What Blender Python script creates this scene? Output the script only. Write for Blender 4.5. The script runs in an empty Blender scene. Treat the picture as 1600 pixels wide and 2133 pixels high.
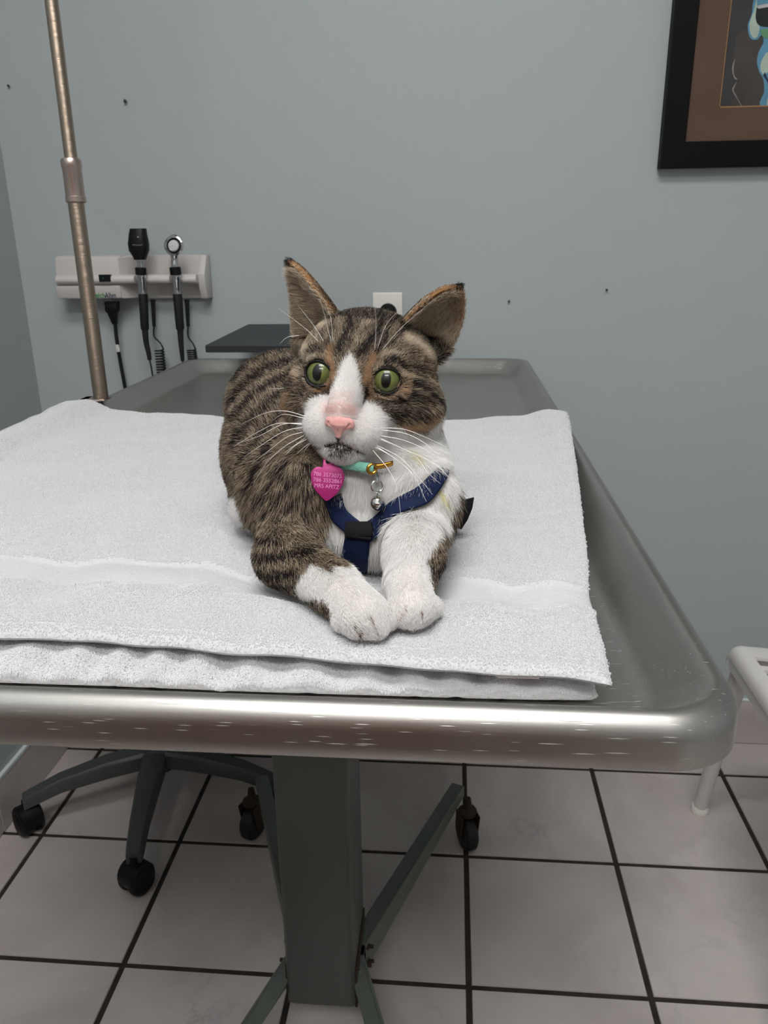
import bpy, bmesh, math, random
import numpy as np
from mathutils import Vector, Matrix
from mathutils.bvhtree import BVHTree
random.seed(7)
RNG = np.random.default_rng(11)
SC = bpy.context.scene
COL = SC.collection
PI = math.pi

# ------------------------------------------------------------------ camera
F_PX, PITCH, YAW, ROLL, CAM_H = 1650.1, .3294057, -.0867118, .012864, 1.1092078
PP = np.array([800.0, 1066.5])
def cam_axes():
    cp, sp, cy, sy = math.cos(PITCH), math.sin(PITCH), math.cos(YAW), math.sin(YAW)
    fwd = np.array([sy * cp, cy * cp, -sp]); right = np.array([cy, -sy, 0.0]); down = np.cross(fwd, right)
    cr, sr = math.cos(ROLL), math.sin(ROLL)
    return cr * right + sr * down, -sr * right + cr * down, fwd
CR, CD, CF = cam_axes()
CAMP = np.array([0, 0, CAM_H])
def ray(u, v):
    return CR * ((u - PP[0]) / F_PX) + CD * ((v - PP[1]) / F_PX) + CF
def at_y(u, v, y):
    d = ray(u, v); return CAMP + d * (y / d[1])
def at_z(u, v, z):
    d = ray(u, v); return CAMP + d * ((z - CAM_H) / d[2])
def to_px(X):
    q = np.asarray(X) - CAMP
    w = q @ CF
    return np.stack([PP[0] + F_PX * (q @ CR) / w, PP[1] + F_PX * (q @ CD) / w], -1)
cam_d = bpy.data.cameras.new('camera'); cam = bpy.data.objects.new('camera', cam_d); COL.objects.link(cam)
M = Matrix.Identity(4)
for i in range(3):
    M[i][0], M[i][1], M[i][2], M[i][3] = CR[i], -CD[i], -CF[i], CAMP[i]
cam.matrix_world = M
cam_d.sensor_fit = 'HORIZONTAL'; cam_d.sensor_width = 36.0; cam_d.lens = 36.0 * F_PX / 1600.0
cam_d.clip_start = .01; cam_d.clip_end = 50
cam_d.dof.use_dof = True; cam_d.dof.focus_distance = .50; cam_d.dof.aperture_fstop = 40
SC.camera = cam

# ------------------------------------------------------------------ helpers
def lin(c):
    def f(x):
        x /= 255.0
        return x / 12.92 if x <= .04045 else ((x + .055) / 1.055) ** 2.4
    return tuple(f(x) for x in c)
def tag(o, label=None, cat=None, group=None, kind=None):
    if label: o['label'] = label
    if cat: o['category'] = cat
    if group: o['group'] = group
    if kind: o['kind'] = kind
    return o
def thing(name, loc, label, cat, group=None):
    o = bpy.data.objects.new(name, None); COL.objects.link(o); o.location = loc; o.empty_display_size = .05
    return tag(o, label, cat, group)
def wloc(o):
    v = Vector((0, 0, 0))
    while o is not None:
        v += o.location; o = o.parent
    return v
class MB:
    """collects shapes in world coordinates; build() links them as one mesh object"""
    def __init__(s): s.v = []; s.f = []; s.m = []; s.cm = 0
    def add(s, vs, fs):
        b = len(s.v); s.v.extend([tuple(map(float, p)) for p in vs]); s.f.extend([tuple(b + i for i in f) for f in fs]); s.m.extend([s.cm] * len(fs)); return s
    def box(s, lo, hi, mat=None):
        x0, y0, z0 = lo; x1, y1, z1 = hi
        vs = [(x0,y0,z0),(x1,y0,z0),(x1,y1,z0),(x0,y1,z0),(x0,y0,z1),(x1,y0,z1),(x1,y1,z1),(x0,y1,z1)]
        if mat is not None: vs = [mat @ Vector(p) for p in vs]
        return s.add(vs, [(0,3,2,1),(4,5,6,7),(0,1,5,4),(1,2,6,5),(2,3,7,6),(3,0,4,7)])
    def tube(s, path, rad, seg=12, caps=True, flat=None):
        P = [np.array(p, float) for p in path]; n = len(P)
        R = [rad] * n if np.isscalar(rad) else list(rad)
        T = [P[min(i+1, n-1)] - P[max(i-1, 0)] for i in range(n)]
        T = [t / (np.linalg.norm(t) + 1e-12) for t in T]
        a = np.array([0, 0, 1.0]) if abs(T[0][2]) < .9 else np.array([1.0, 0, 0])
        vs = []
        for i in range(n):
            a = a - T[i] * (a @ T[i]); a = a / (np.linalg.norm(a) + 1e-12); b = np.cross(T[i], a)
            for k in range(seg):
                t = 2 * PI * k / seg
                vs.append(P[i] + R[i] * (math.cos(t) * a + math.sin(t) * b))
        fs = []
        for i in range(n - 1):
            for k in range(seg):
                k2 = (k + 1) % seg
                fs.append((i*seg+k, i*seg+k2, (i+1)*seg+k2, (i+1)*seg+k))
        if caps: fs += [tuple(range(seg-1, -1, -1)), tuple((n-1)*seg + k for k in range(seg))]
        return s.add(vs, fs)
    def lathe(s, prof, origin, axis=(0,0,1), seg=24):
        """prof: list of (radius, height along axis)"""
        o = np.array(origin, float); ax = np.array(axis, float); ax /= np.linalg.norm(ax)
        a = np.array([1.0, 0, 0]) if abs(ax[0]) < .8 else np.array([0, 1.0, 0])
        a -= ax * (a @ ax); a /= np.linalg.norm(a); b = np.cross(ax, a)
        vs = []; fs = []; n = len(prof)
        for r, h in prof:
            r = max(r, 1e-5)
            for k in range(seg):
                t = 2*PI*k/seg; vs.append(o + ax*h + r*(math.cos(t)*a + math.sin(t)*b))
        for i in range(n-1):
            for k in range(seg):
                k2 = (k+1) % seg; fs.append((i*seg+k, i*seg+k2, (i+1)*seg+k2, (i+1)*seg+k))
        fs += [tuple(range(seg-1, -1, -1)), tuple((n-1)*seg+k for k in range(seg))]
        return s.add(vs, fs)
    def prism(s, poly, off):
        """poly: 3-D points in a plane (counter-clockwise seen from -off), off: extrusion vector"""
        n = len(poly); off = np.array(off, float)
        vs = [np.array(p, float) for p in poly] + [np.array(p, float) + off for p in poly]
        fs = [tuple(range(n)), tuple(range(2*n-1, n-1, -1))] + [(i, i+n, (i+1) % n + n, (i+1) % n) for i in range(n)]
        return s.add(vs, fs)
    def ball(s, c, r, seg=16, rings=10):
        r = np.array([r, r, r]) if np.isscalar(r) else np.array(r)
        vs = []; fs = []
        for i in range(rings+1):
            th = PI*i/rings
            for k in range(seg):
                ph = 2*PI*k/seg
                vs.append(np.array(c) + r*np.array([math.sin(th)*math.cos(ph), math.sin(th)*math.sin(ph), math.cos(th)]))
        for i in range(rings):
            for k in range(seg):
                k2 = (k+1) % seg; fs.append((i*seg+k, (i+1)*seg+k, (i+1)*seg+k2, i*seg+k2))
        return s.add(vs, fs)
    def torus(s, c, R, r, axis, seg=28, sec=10):
        ax = np.array(axis, float); ax /= np.linalg.norm(ax)
        a = np.array([1.0,0,0]) if abs(ax[0]) < .8 else np.array([0,1.0,0])
        a -= ax*(a@ax); a /= np.linalg.norm(a); b = np.cross(ax, a)
        vs = []; fs = []
        for i in range(seg):
            t = 2*PI*i/seg; d = math.cos(t)*a + math.sin(t)*b
            for k in range(sec):
                p = 2*PI*k/sec; vs.append(np.array(c) + d*(R + r*math.cos(p)) + ax*r*math.sin(p))
        for i in range(seg):
            for k in range(sec):
                i2, k2 = (i+1) % seg, (k+1) % sec
                fs.append((i*sec+k, i2*sec+k, i2*sec+k2, i*sec+k2))
        return s.add(vs, fs)
    def build(s, name, mat, parent=None, smooth=35, bevel=0, bseg=2, loc=None, label=None):
        me = bpy.data.meshes.new(name); off = wloc(parent) if parent is not None else Vector(loc or (0, 0, 0))
        me.from_pydata([(p[0]-off.x, p[1]-off.y, p[2]-off.z) for p in s.v], [], s.f)
        bm = bmesh.new(); bm.from_mesh(me); bmesh.ops.remove_doubles(bm, verts=bm.verts, dist=2e-6)
        bmesh.ops.recalc_face_normals(bm, faces=bm.faces)
        if bevel:
            es = [e for e in bm.edges if len(e.link_faces) == 2 and e.calc_face_angle(0) > math.radians(30)]
            bmesh.ops.bevel(bm, geom=es, offset=bevel, segments=bseg, profile=.5, affect='EDGES', clamp_overlap=True)
        bm.to_mesh(me); bm.free()
        for m in (mat if isinstance(mat, (list, tuple)) else [mat]): me.materials.append(m)
        if isinstance(mat, (list, tuple)) and not bevel and len(me.polygons) == len(s.m):
            me.polygons.foreach_set('material_index', s.m)
        if smooth:
            me.shade_smooth() if hasattr(me, 'shade_smooth') else None
            me.set_sharp_from_angle(angle=math.radians(smooth))
        o = bpy.data.objects.new(name, me); COL.objects.link(o)
        if parent is not None: o.parent = parent
        else: o.location = off
        if label: o['label'] = label
        return o
def np_mesh(name, V, Fq, mat, parent=None, smooth=True, loc=None):
    """big quad / tri mesh straight from numpy arrays"""
    me = bpy.data.meshes.new(name); off = np.array(wloc(parent)) if parent is not None else np.array(loc if loc is not None else (0, 0, 0), float)
    V = np.asarray(V, np.float32) - off.astype(np.float32); Fq = np.asarray(Fq, np.int32)
    me.vertices.add(len(V)); me.vertices.foreach_set('co', V.ravel())
    k = Fq.shape[1]
    me.loops.add(Fq.size); me.loops.foreach_set('vertex_index', Fq.ravel())
    me.polygons.add(len(Fq)); me.polygons.foreach_set('loop_start', np.arange(0, Fq.size, k, dtype=np.int32))
    me.update(calc_edges=True); me.validate()
    if smooth: me.shade_smooth()
    if mat is not None: me.materials.append(mat)
    o = bpy.data.objects.new(name, me); COL.objects.link(o)
    if parent is not None: o.parent = parent
    else: o.location = off
    return o
def text_mesh(name, body, size, mat, parent, origin, xdir, ydir, depth=.0003, align='CENTER', spacing=1.0):
    cu = bpy.data.curves.new(name, 'FONT'); cu.body = body; cu.size = size; cu.align_x = align; cu.align_y = 'CENTER'; cu.extrude = depth; cu.space_character = spacing
    to = bpy.data.objects.new(name + '_tmp', cu); COL.objects.link(to)
    dg = bpy.context.evaluated_depsgraph_get(); dg.update()
    me = bpy.data.meshes.new_from_object(to.evaluated_get(dg)); bpy.data.objects.remove(to); bpy.data.curves.remove(cu)
    x = Vector(xdir).normalized(); y = Vector(ydir).normalized(); z = x.cross(y)
    off = Vector(origin) - wloc(parent)
    me.transform(Matrix(((x.x,y.x,z.x,off.x),(x.y,y.y,z.y,off.y),(x.z,y.z,z.z,off.z),(0,0,0,1))))
    me.materials.clear(); me.materials.append(mat)
    o = bpy.data.objects.new(name, me); COL.objects.link(o); o.parent = parent
    return o
def spline(pts, n):
    """Catmull-Rom through pts, n samples"""
    P = np.array(pts, float); m = len(P)
    if m == 2: t = np.linspace(0, 1, n)[:, None]; return P[0]*(1-t) + P[1]*t
    E = np.vstack([2*P[0]-P[1], P, 2*P[-1]-P[-2]]); out = []
    for q in np.linspace(0, m-1, n):
        i = min(int(q), m-2); t = q - i; a, b, c, d = E[i:i+4]
        out.append(.5*((2*b) + (c-a)*t + (2*a-5*b+4*c-d)*t*t + (3*b-a-3*c+d)*t**3))
    return np.array(out)

# ------------------------------------------------------------------ materials
def new_mat(name):
    m = bpy.data.materials.new(name); m.use_nodes = True; nt = m.node_tree
    return m, nt, nt.nodes['Principled BSDF']
def N(nt, t, **kw):
    n = nt.nodes.new(t)
    for k, v in kw.items():
        if k.startswith('i_'): n.inputs[k[2:].replace('_', ' ')].default_value = v
        else: setattr(n, k, v)
    return n
def plain(name, rgb, rough=.5, metal=0.0, spec=.5, coat=0, bump=None, var=None):
    m, nt, b = new_mat(name); c = lin(rgb)
    b.inputs['Base Color'].default_value = (*c, 1); b.inputs['Roughness'].default_value = rough
    b.inputs['Metallic'].default_value = metal; b.inputs['Specular IOR Level'].default_value = spec
    b.inputs['Coat Weight'].default_value = coat
    tc = N(nt, 'ShaderNodeTexCoord')
    if var:                                    # (scale, second colour, amount)
        n = N(nt, 'ShaderNodeTexNoise', i_Scale=var[0], i_Detail=4.0); nt.links.new(tc.outputs['Object'], n.inputs['Vector'])
        r = N(nt, 'ShaderNodeMapRange'); r.inputs['From Min'].default_value = .35; r.inputs['From Max'].default_value = .7; r.inputs['To Max'].default_value = var[2]
        nt.links.new(n.outputs['Fac'], r.inputs['Value'])
        mx = N(nt, 'ShaderNodeMix', data_type='RGBA'); mx.inputs['A'].default_value = (*c, 1); mx.inputs['B'].default_value = (*lin(var[1]), 1)
        nt.links.new(r.outputs[0], mx.inputs['Factor']); nt.links.new(mx.outputs['Result'], b.inputs['Base Color'])
    if bump:                                   # (scale, strength, distance)
        n = N(nt, 'ShaderNodeTexNoise', i_Scale=bump[0], i_Detail=3.0); nt.links.new(tc.outputs['Object'], n.inputs['Vector'])
        bp = N(nt, 'ShaderNodeBump', i_Strength=bump[1], i_Distance=bump[2]); nt.links.new(n.outputs['Fac'], bp.inputs['Height']); nt.links.new(bp.outputs['Normal'], b.inputs['Normal'])
    return m
MAT = {}
MAT['wall'] = plain('painted_plaster', (170, 177, 178), .55, spec=.35, bump=(90, .12, .004), var=(1.6, (164, 172, 173), .5))
MAT['ceiling'] = plain('ceiling_paint', (225, 225, 222), .8)
MAT['white_trim'] = plain('white_caulk', (205, 212, 214), .5)
MAT['black_plastic'] = plain('black_plastic', (9, 9, 10), .45, spec=.3)
MAT['black_rubber'] = plain('black_rubber', (12, 12, 13), .6)
MAT['black_cord'] = plain('black_cord', (13, 13, 14), .5)
MAT['chrome'] = plain('chrome', (200, 200, 202), .12, 1)
MAT['beige'] = plain('beige_plastic', (196, 190, 186), .5)
MAT['beige_light'] = plain('light_beige_plastic', (204, 199, 196), .45)
MAT['white_plastic'] = plain('white_plastic', (222, 218, 212), .4)
MAT['display'] = plain('dark_display', (8, 8, 9), .15)
MAT['frame_black'] = plain('black_lacquer', (6, 5, 7), .55, spec=.15)
MAT['mat_board'] = plain('brown_mat_board', (92, 70, 56), .8, var=(9, (82, 60, 47), .8))
MAT['gold_bevel'] = plain('gold_bevel', (150, 112, 74), .5)
MAT['grey_green'] = plain('grey_green_enamel', (96, 101, 94), .4, var=(14, (84, 90, 84), .7))
MAT['column'] = plain('column_enamel', (74, 77, 74), .4, .0, var=(6, (68, 71, 66), .8))
MAT['rust'] = plain('rusty_iron', (58, 44, 36), .8, .3)
MAT['brown_wood'] = plain('brown_door_wood', (136, 84, 50), .5, var=(5, (110, 66, 40), .9))
MAT['slab'] = plain('black_laminate', (28, 30, 35), .5)
MAT['chair_white'] = plain('white_moulded_plastic', (216, 212, 208), .45)
MAT['nail'] = plain('dark_steel', (62, 66, 70), .5, .7)
MAT['scuff'] = plain('scuff_mark', (128, 140, 142), .8)
def steel(name, rgb, rough, scale=(6, 320, 320), scratch=True, aniso=0.0, bstr=.10):
    m, nt, b = new_mat(name)
    b.inputs['Base Color'].default_value = (*lin(rgb), 1); b.inputs['Metallic'].default_value = 1; b.inputs['Anisotropic'].default_value = aniso
    tc = N(nt, 'ShaderNodeTexCoord'); mp = N(nt, 'ShaderNodeMapping'); mp.inputs['Scale'].default_value = scale
    nt.links.new(tc.outputs['Object'], mp.inputs['Vector'])
    n = N(nt, 'ShaderNodeTexNoise', i_Scale=1.0, i_Detail=5.0); nt.links.new(mp.outputs['Vector'], n.inputs['Vector'])
    n2 = N(nt, 'ShaderNodeTexNoise', i_Scale=9.0, i_Detail=4.0); nt.links.new(tc.outputs['Object'], n2.inputs['Vector'])
    a = N(nt, 'ShaderNodeMath', operation='MULTIPLY_ADD'); nt.links.new(n2.outputs['Fac'], a.inputs[0]); a.inputs[1].default_value = .22; a.inputs[2].default_value = rough - .11
    nt.links.new(a.outputs[0], b.inputs['Roughness'])
    bp = N(nt, 'ShaderNodeBump', i_Strength=bstr, i_Distance=.0006); nt.links.new(n.outputs['Fac'], bp.inputs['Height'])
    last = bp; marks = []
    if scratch:                                # short bright hairline scratches in all directions
        for k, (ang, sc) in enumerate(((20, (9, 150, 150)), (75, (13, 210, 210)), (-50, (11, 190, 190)))):
            m2 = N(nt, 'ShaderNodeMapping'); m2.inputs['Rotation'].default_value = (0, 0, math.radians(ang)); m2.inputs['Scale'].default_value = sc
            nt.links.new(tc.outputs['Object'], m2.inputs['Vector'])
            vo = N(nt, 'ShaderNodeTexVoronoi', feature='F1', i_Scale=2.0 + k * .3); nt.links.new(m2.outputs['Vector'], vo.inputs['Vector'])
            r = N(nt, 'ShaderNodeMapRange'); r.inputs['From Min'].default_value = .05; r.inputs['From Max'].default_value = .12; r.inputs['To Min'].default_value = 1; r.inputs['To Max'].default_value = 0
            nt.links.new(vo.outputs['Distance'], r.inputs['Value']); marks.append(r.outputs[0])
            b2 = N(nt, 'ShaderNodeBump', i_Strength=.26, i_Distance=.0005); nt.links.new(r.outputs[0], b2.inputs['Height']); nt.links.new(last.outputs['Normal'], b2.inputs['Normal']); last = b2
    nt.links.new(last.outputs['Normal'], b.inputs['Normal'])
    if scratch:                                # in a scratch the sheet scatters the light instead of mirroring it
        prev = None
        for k in marks:
            if prev is None: prev = k; continue
            mxm = N(nt, 'ShaderNodeMath', operation='MAXIMUM'); nt.links.new(prev, mxm.inputs[0]); nt.links.new(k, mxm.inputs[1]); prev = mxm.outputs[0]
        mr = N(nt, 'ShaderNodeMapRange'); mr.inputs['To Min'].default_value = 1; mr.inputs['To Max'].default_value = .6; nt.links.new(prev, mr.inputs['Value']); nt.links.new(mr.outputs[0], b.inputs['Metallic'])
        mc = N(nt, 'ShaderNodeMix', data_type='RGBA'); mc.inputs['A'].default_value = (*lin(rgb), 1); mc.inputs['B'].default_value = (.62, .62, .61, 1); nt.links.new(prev, mc.inputs['Factor']); nt.links.new(mc.outputs['Result'], b.inputs['Base Color'])
    return m
MAT['steel'] = steel('brushed_stainless_steel', (176, 173, 169), .40)
MAT['pole'] = steel('pole_steel', (176, 159, 143), .24, scale=(10, 10, 1600), scratch=False, bstr=.75)
MAT['pole_sleeve'] = steel('worn_sleeve_steel', (196, 178, 170), .34, scale=(60, 60, 30), scratch=False)
def floor_mat():
    m, nt, b = new_mat('marbled_ceramic_tile')
    tc = N(nt, 'ShaderNodeTexCoord')
    n = N(nt, 'ShaderNodeTexNoise', i_Scale=3.2, i_Detail=5.0, i_Roughness=.6, i_Distortion=.6); nt.links.new(tc.outputs['Object'], n.inputs['Vector'])
    ramp = N(nt, 'ShaderNodeValToRGB'); e = ramp.color_ramp.elements
    e[0].position = .33; e[0].color = (*lin((174, 164, 161)), 1); e[1].position = .66; e[1].color = (*lin((200, 191, 187)), 1)
    nt.links.new(n.outputs['Fac'], ramp.inputs['Fac'])
    n2 = N(nt, 'ShaderNodeTexNoise', i_Scale=5.0, i_Detail=7.0, i_Roughness=.6, i_Distortion=.35); nt.links.new(tc.outputs['Object'], n2.inputs['Vector'])
    s = N(nt, 'ShaderNodeMath', operation='SUBTRACT'); nt.links.new(n2.outputs['Fac'], s.inputs[0]); s.inputs[1].default_value = .5
    ab = N(nt, 'ShaderNodeMath', operation='ABSOLUTE'); nt.links.new(s.outputs[0], ab.inputs[0])
    r = N(nt, 'ShaderNodeMapRange'); r.inputs['From Max'].default_value = .022; r.inputs['To Min'].default_value = .38; r.inputs['To Max'].default_value = 0; nt.links.new(ab.outputs[0], r.inputs['Value'])
    n3 = N(nt, 'ShaderNodeTexNoise', i_Scale=4.3, i_Detail=2.0); nt.links.new(tc.outputs['Object'], n3.inputs['Vector'])
    r3 = N(nt, 'ShaderNodeMapRange'); r3.inputs['From Min'].default_value = .52; r3.inputs['From Max'].default_value = .68; nt.links.new(n3.outputs['Fac'], r3.inputs['Value'])
    mu = N(nt, 'ShaderNodeMath', operation='MULTIPLY'); nt.links.new(r.outputs[0], mu.inputs[0]); nt.links.new(r3.outputs[0], mu.inputs[1])
    mx = N(nt, 'ShaderNodeMix', data_type='RGBA'); mx.inputs['B'].default_value = (*lin((130, 130, 146)), 1)
    nt.links.new(mu.outputs[0], mx.inputs['Factor']); nt.links.new(ramp.outputs['Color'], mx.inputs['A']); nt.links.new(mx.outputs['Result'], b.inputs['Base Color'])
    b.inputs['Roughness'].default_value = .32; b.inputs['Specular IOR Level'].default_value = .4
    return m
MAT['tile'] = floor_mat()
MAT['slider'] = plain('matte_black_plastic', (14, 14, 17), .75, spec=.2)
MAT['grout'] = plain('dark_grout', (54, 45, 39), .9, var=(30, (32, 26, 22), 1))
def emit(name, rgb, s):
    m, nt, b = new_mat(name); b.inputs['Base Color'].default_value = (.8, .8, .8, 1)
    b.inputs['Emission Color'].default_value = (*rgb, 1); b.inputs['Emission Strength'].default_value = s
    return m

# ------------------------------------------------------------------ the room
YB, XL, XRW, YF, ZC = 1.6296, -.884, 1.75, -1.70, 2.75
S, TX, TY = .28, -.2379, 1.2225          # tile pitch and the corner the grid hangs on
def struct(o, ): o['kind'] = 'structure'; return o
g = .0043
fl = MB()
fl.box((XL - .1, YF - .1, -.03), (XRW + .1, YB + .1, -.0022)); fl.cm = 1
i0 = math.floor((XL - TX) / S); i1 = math.ceil((XRW - TX) / S); j0 = math.floor((YF - TY) / S); j1 = math.ceil((YB - TY) / S)
for i in range(i0, i1):
    for j in range(j0, j1):
        x0, x1 = max(TX + i*S + g, XL), min(TX + (i+1)*S - g, XRW); y0, y1 = max(TY + j*S + g, YF), min(TY + (j+1)*S - g, YB)
        if x1 - x0 < .012 or y1 - y0 < .012: continue
        b_ = .0012
        fl.add([(x0,y0,-.003),(x1,y0,-.003),(x1,y1,-.003),(x0,y1,-.003),(x0+b_,y0+b_,0),(x1-b_,y0+b_,0),(x1-b_,y1-b_,0),(x0+b_,y1-b_,0)],
               [(4,5,6,7),(0,1,5,4),(1,2,6,5),(2,3,7,6),(3,0,4,7)])
struct(fl.build('floor', [MAT['grout'], MAT['tile']], smooth=0))
struct(MB().box((XL - .1, YB, 0), (XRW + .1, YB + .1, ZC)).build('wall_back', MAT['wall'], smooth=0))
struct(MB().box((XL - .1, YF, 0), (XL, YB, ZC)).build('wall_left', MAT['wall'], smooth=0))
struct(MB().box((XRW, YF, 0), (XRW + .1, YB, ZC)).build('wall_right', MAT['wall'], smooth=0))
struct(MB().box((XL - .1, YF - .1, 0), (XRW + .1, YF, ZC)).build('wall_front', MAT['wall'], smooth=0))
struct(MB().box((XL - .1, YF - .1, ZC), (XRW + .1, YB + .1, ZC + .1)).build('ceiling', MAT['ceiling'], smooth=0))
bb = MB()
x = XL + .0
for i in range(i0, i1):
    x0, x1 = max(TX + i*S + .001, XL + .008), min(TX + (i+1)*S - .001, XRW)
    if x1 > x0: bb.box((x0, YB - .008, 0.001), (x1, YB, .112))
struct(bb.build('baseboard_back', MAT['tile'], smooth=0, bevel=.001, bseg=1))
bb = MB()
for j in range(j0, j1):
    y0, y1 = max(TY + j*S + .001, YF), min(TY + (j+1)*S - .001, YB - .008)
    if y1 > y0: bb.box((XL, y0, 0.001), (XL + .008, y1, .108))
struct(bb.build('baseboard_left', MAT['tile'], smooth=0, bevel=.001, bseg=1))
struct(MB().box((XL, YF, .108), (XL + .009, YB, .118)).build('trim_1', MAT['white_trim'], smooth=0, bevel=.002))
struct(MB().box((XL + .009, YB - .009, .112), (XRW, YB, .117)).build('trim_2', MAT['white_trim'], smooth=0, bevel=.002))
# unseen door added behind the camera to tint the apron's reflection brown
dr = struct(MB().box((-.80, YF, .005), (.30, YF + .035, 2.04)).build('added_door', MAT['brown_wood'], smooth=0, bevel=.004))
MB().lathe([(.026,0),(.026,.006),(.011,.012),(.011,.035),(.026,.045),(.029,.06),(.022,.072),(0.0,.075)], (.23, YF + .035, .98), (0,1,0)).build('handle', MAT['chrome'], dr)
dfm = MB()
for lo, hi in (((-.88, YF, 0), (-.805, YF + .02, 2.12)), ((.305, YF, 0), (.38, YF + .02, 2.12)), ((-.805, YF, 2.045), (.305, YF + .02, 2.12))): dfm.box(lo, hi)
struct(dfm.build('added_door_frame', MAT['white_plastic'], smooth=0, bevel=.003))
# cabinet added behind the camera, unseen: it gives the apron its brown reflection
cab = thing('reflection_cabinet', (-.25, -.64, 0), 'added brown wooden cabinet, out of view, that browns the reflection in the exam table apron', 'cabinet')
MB().box((-.86, -.86, .06), (.36, -.44, .80)).build('body', MAT['brown_wood'], cab, smooth=0, bevel=.004)
MB().box((-.84, -.84, 0), (.34, -.47, .061)).build('plinth', MAT['frame_black'], cab, smooth=0)
MB().box((-.875, -.87, .80), (.375, -.42, .83)).build('top', MAT['brown_wood'], cab, smooth=0, bevel=.006)
for k in range(3):
    x0 = -.85 + k*.405
    cd_ = MB().box((x0, -.44, .075), (x0+.395, -.421, .785)).build('door', MAT['brown_wood'], cab, smooth=0, bevel=.004)
    MB().lathe([(.006,0),(.006,.012),(.013,.018),(.013,.024),(.0,.028)], (x0+.36, -.421, .66), (0,1,0), 16).build('knob', MAT['chrome'], cd_)
# ceiling lamp
def lamp(x, y, sx, sy, s, label):
    t = thing('ceiling_light', (x, y, ZC), label, 'ceiling light')
    f = MB()
    for lo, hi in (((x-sx/2-.02, y-sy/2-.02, ZC-.03), (x-sx/2, y+sy/2+.02, ZC-.0005)), ((x+sx/2, y-sy/2-.02, ZC-.03), (x+sx/2+.02, y+sy/2+.02, ZC-.0005)),
                   ((x-sx/2, y-sy/2-.02, ZC-.03), (x+sx/2, y-sy/2, ZC-.0005)), ((x-sx/2, y+sy/2, ZC-.03), (x+sx/2, y+sy/2+.02, ZC-.0005))): f.box(lo, hi)
    f.build('frame', MAT['white_plastic'], t, smooth=0)
    MB().box((x-sx/2, y-sy/2, ZC-.018), (x+sx/2, y+sy/2, ZC-.008)).build('diffuser', emit('lamp_diffuser', (1.0, 1.0, .99), s), t, smooth=0)
lamp(-.05, -.02, 1.05, .46, 19.0, 'white fluorescent ceiling panel above the exam table')
lamp(-.05, -1.12, 1.05, .46, 21, 'added white ceiling panel, out of view, that lights the floor under the exam table')  # second panel, unseen, added to brighten the floor under the table
w = bpy.data.worlds.new('world'); SC.world = w; w.use_nodes = True
w.node_tree.nodes['Background'].inputs['Color'].default_value = (.5, .55, .58, 1); w.node_tree.nodes['Background'].inputs['Strength'].default_value = .1

# ------------------------------------------------------------------ exam table
TZ = .8985                                        # top of the rim
TX0, TX1, TY0, TY1 = -.512, .1455, .3225, 1.524
def rrect(x0, x1, y0, y1, r, seg=14):
    out = []
    for cx, cy, a0 in ((x1-r, y0+r, -90), (x1-r, y1-r, 0), (x0+r, y1-r, 90), (x0+r, y0+r, 180)):
        for k in range(seg+1):
            a = math.radians(a0 + 90*k/seg); out.append((cx + r*math.cos(a), cy + r*math.sin(a)))
    return out
table = thing('exam_table', (-.166, .866, 0), 'stainless steel veterinary exam table with raised rolled rim, the tabby cat lies on it', 'table')
prof = []                                         # (inset, z, corner radius): from inside lip up the apron, over the roll and down to the basin
for z in (TZ-.0475, TZ-.0475, TZ-.0475): pass
prof += [(.006, TZ-.0246), (.006, TZ-.0270), (.0005, TZ-.0270), (0, TZ-.0262), (0, TZ-.0190), (0, TZ-.0140)]
for k in range(1, 13):
    a = PI/2*k/12; prof.append((.0100 - .0100*math.cos(a), TZ - .0130 + .0130*math.sin(a)))
prof += [(.0112, TZ-.0001), (.0128, TZ-.0008), (.0145, TZ-.0020), (.0165, TZ-.0038), (.0260, TZ-.0132), (.0330, TZ-.0200), (.0365, TZ-.0228), (.0400, TZ-.0243), (.0440, TZ-.0249), (.055, TZ-.0250)]
R0 = .040
rings = [rrect(TX0+i, TX1-i, TY0+i, TY1-i, max(R0 - i*.45, .012)) for i, z in prof]
nr = len(rings[0]); V = []; Fc = []
for (i, z), rg in zip(prof, rings): V += [(x, y, z) for x, y in rg]
for a in range(len(prof)-1):
    for k in range(nr):
        k2 = (k+1) % nr; Fc.append((a*nr+k, a*nr+k2, (a+1)*nr+k2, (a+1)*nr+k))
last = (len(prof)-1)*nr
Fc.append(tuple(last + k for k in range(nr)))
tp = MB().add(V, Fc)
# underside pan
V2 = [(x, y, TZ-.0274) for x, y in rrect(TX0+.006, TX1-.006, TY0+.006, TY1-.006, R0)]
tp.add(V2, [tuple(range(len(V2)-1, -1, -1))])
tp.build('table_top', MAT['steel'], table, smooth=60)
ZB = TZ - .0250                                   # basin floor
colx0, colx1, coly0, coly1 = -.2135, -.1185, .806, .926
c_ = MB(); c_.box((colx0, coly0, .105), (colx1, coly1, TZ-.0278)); c_.build('column', MAT['column'], table, smooth=35, bevel=.007, bseg=3)
MB().box((colx0-.10, coly0-.06, TZ-.045), (colx1+.10, coly1+.06, TZ-.0276)).build('top_bracket', MAT['grey_green'], table, smooth=0, bevel=.004)
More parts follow.
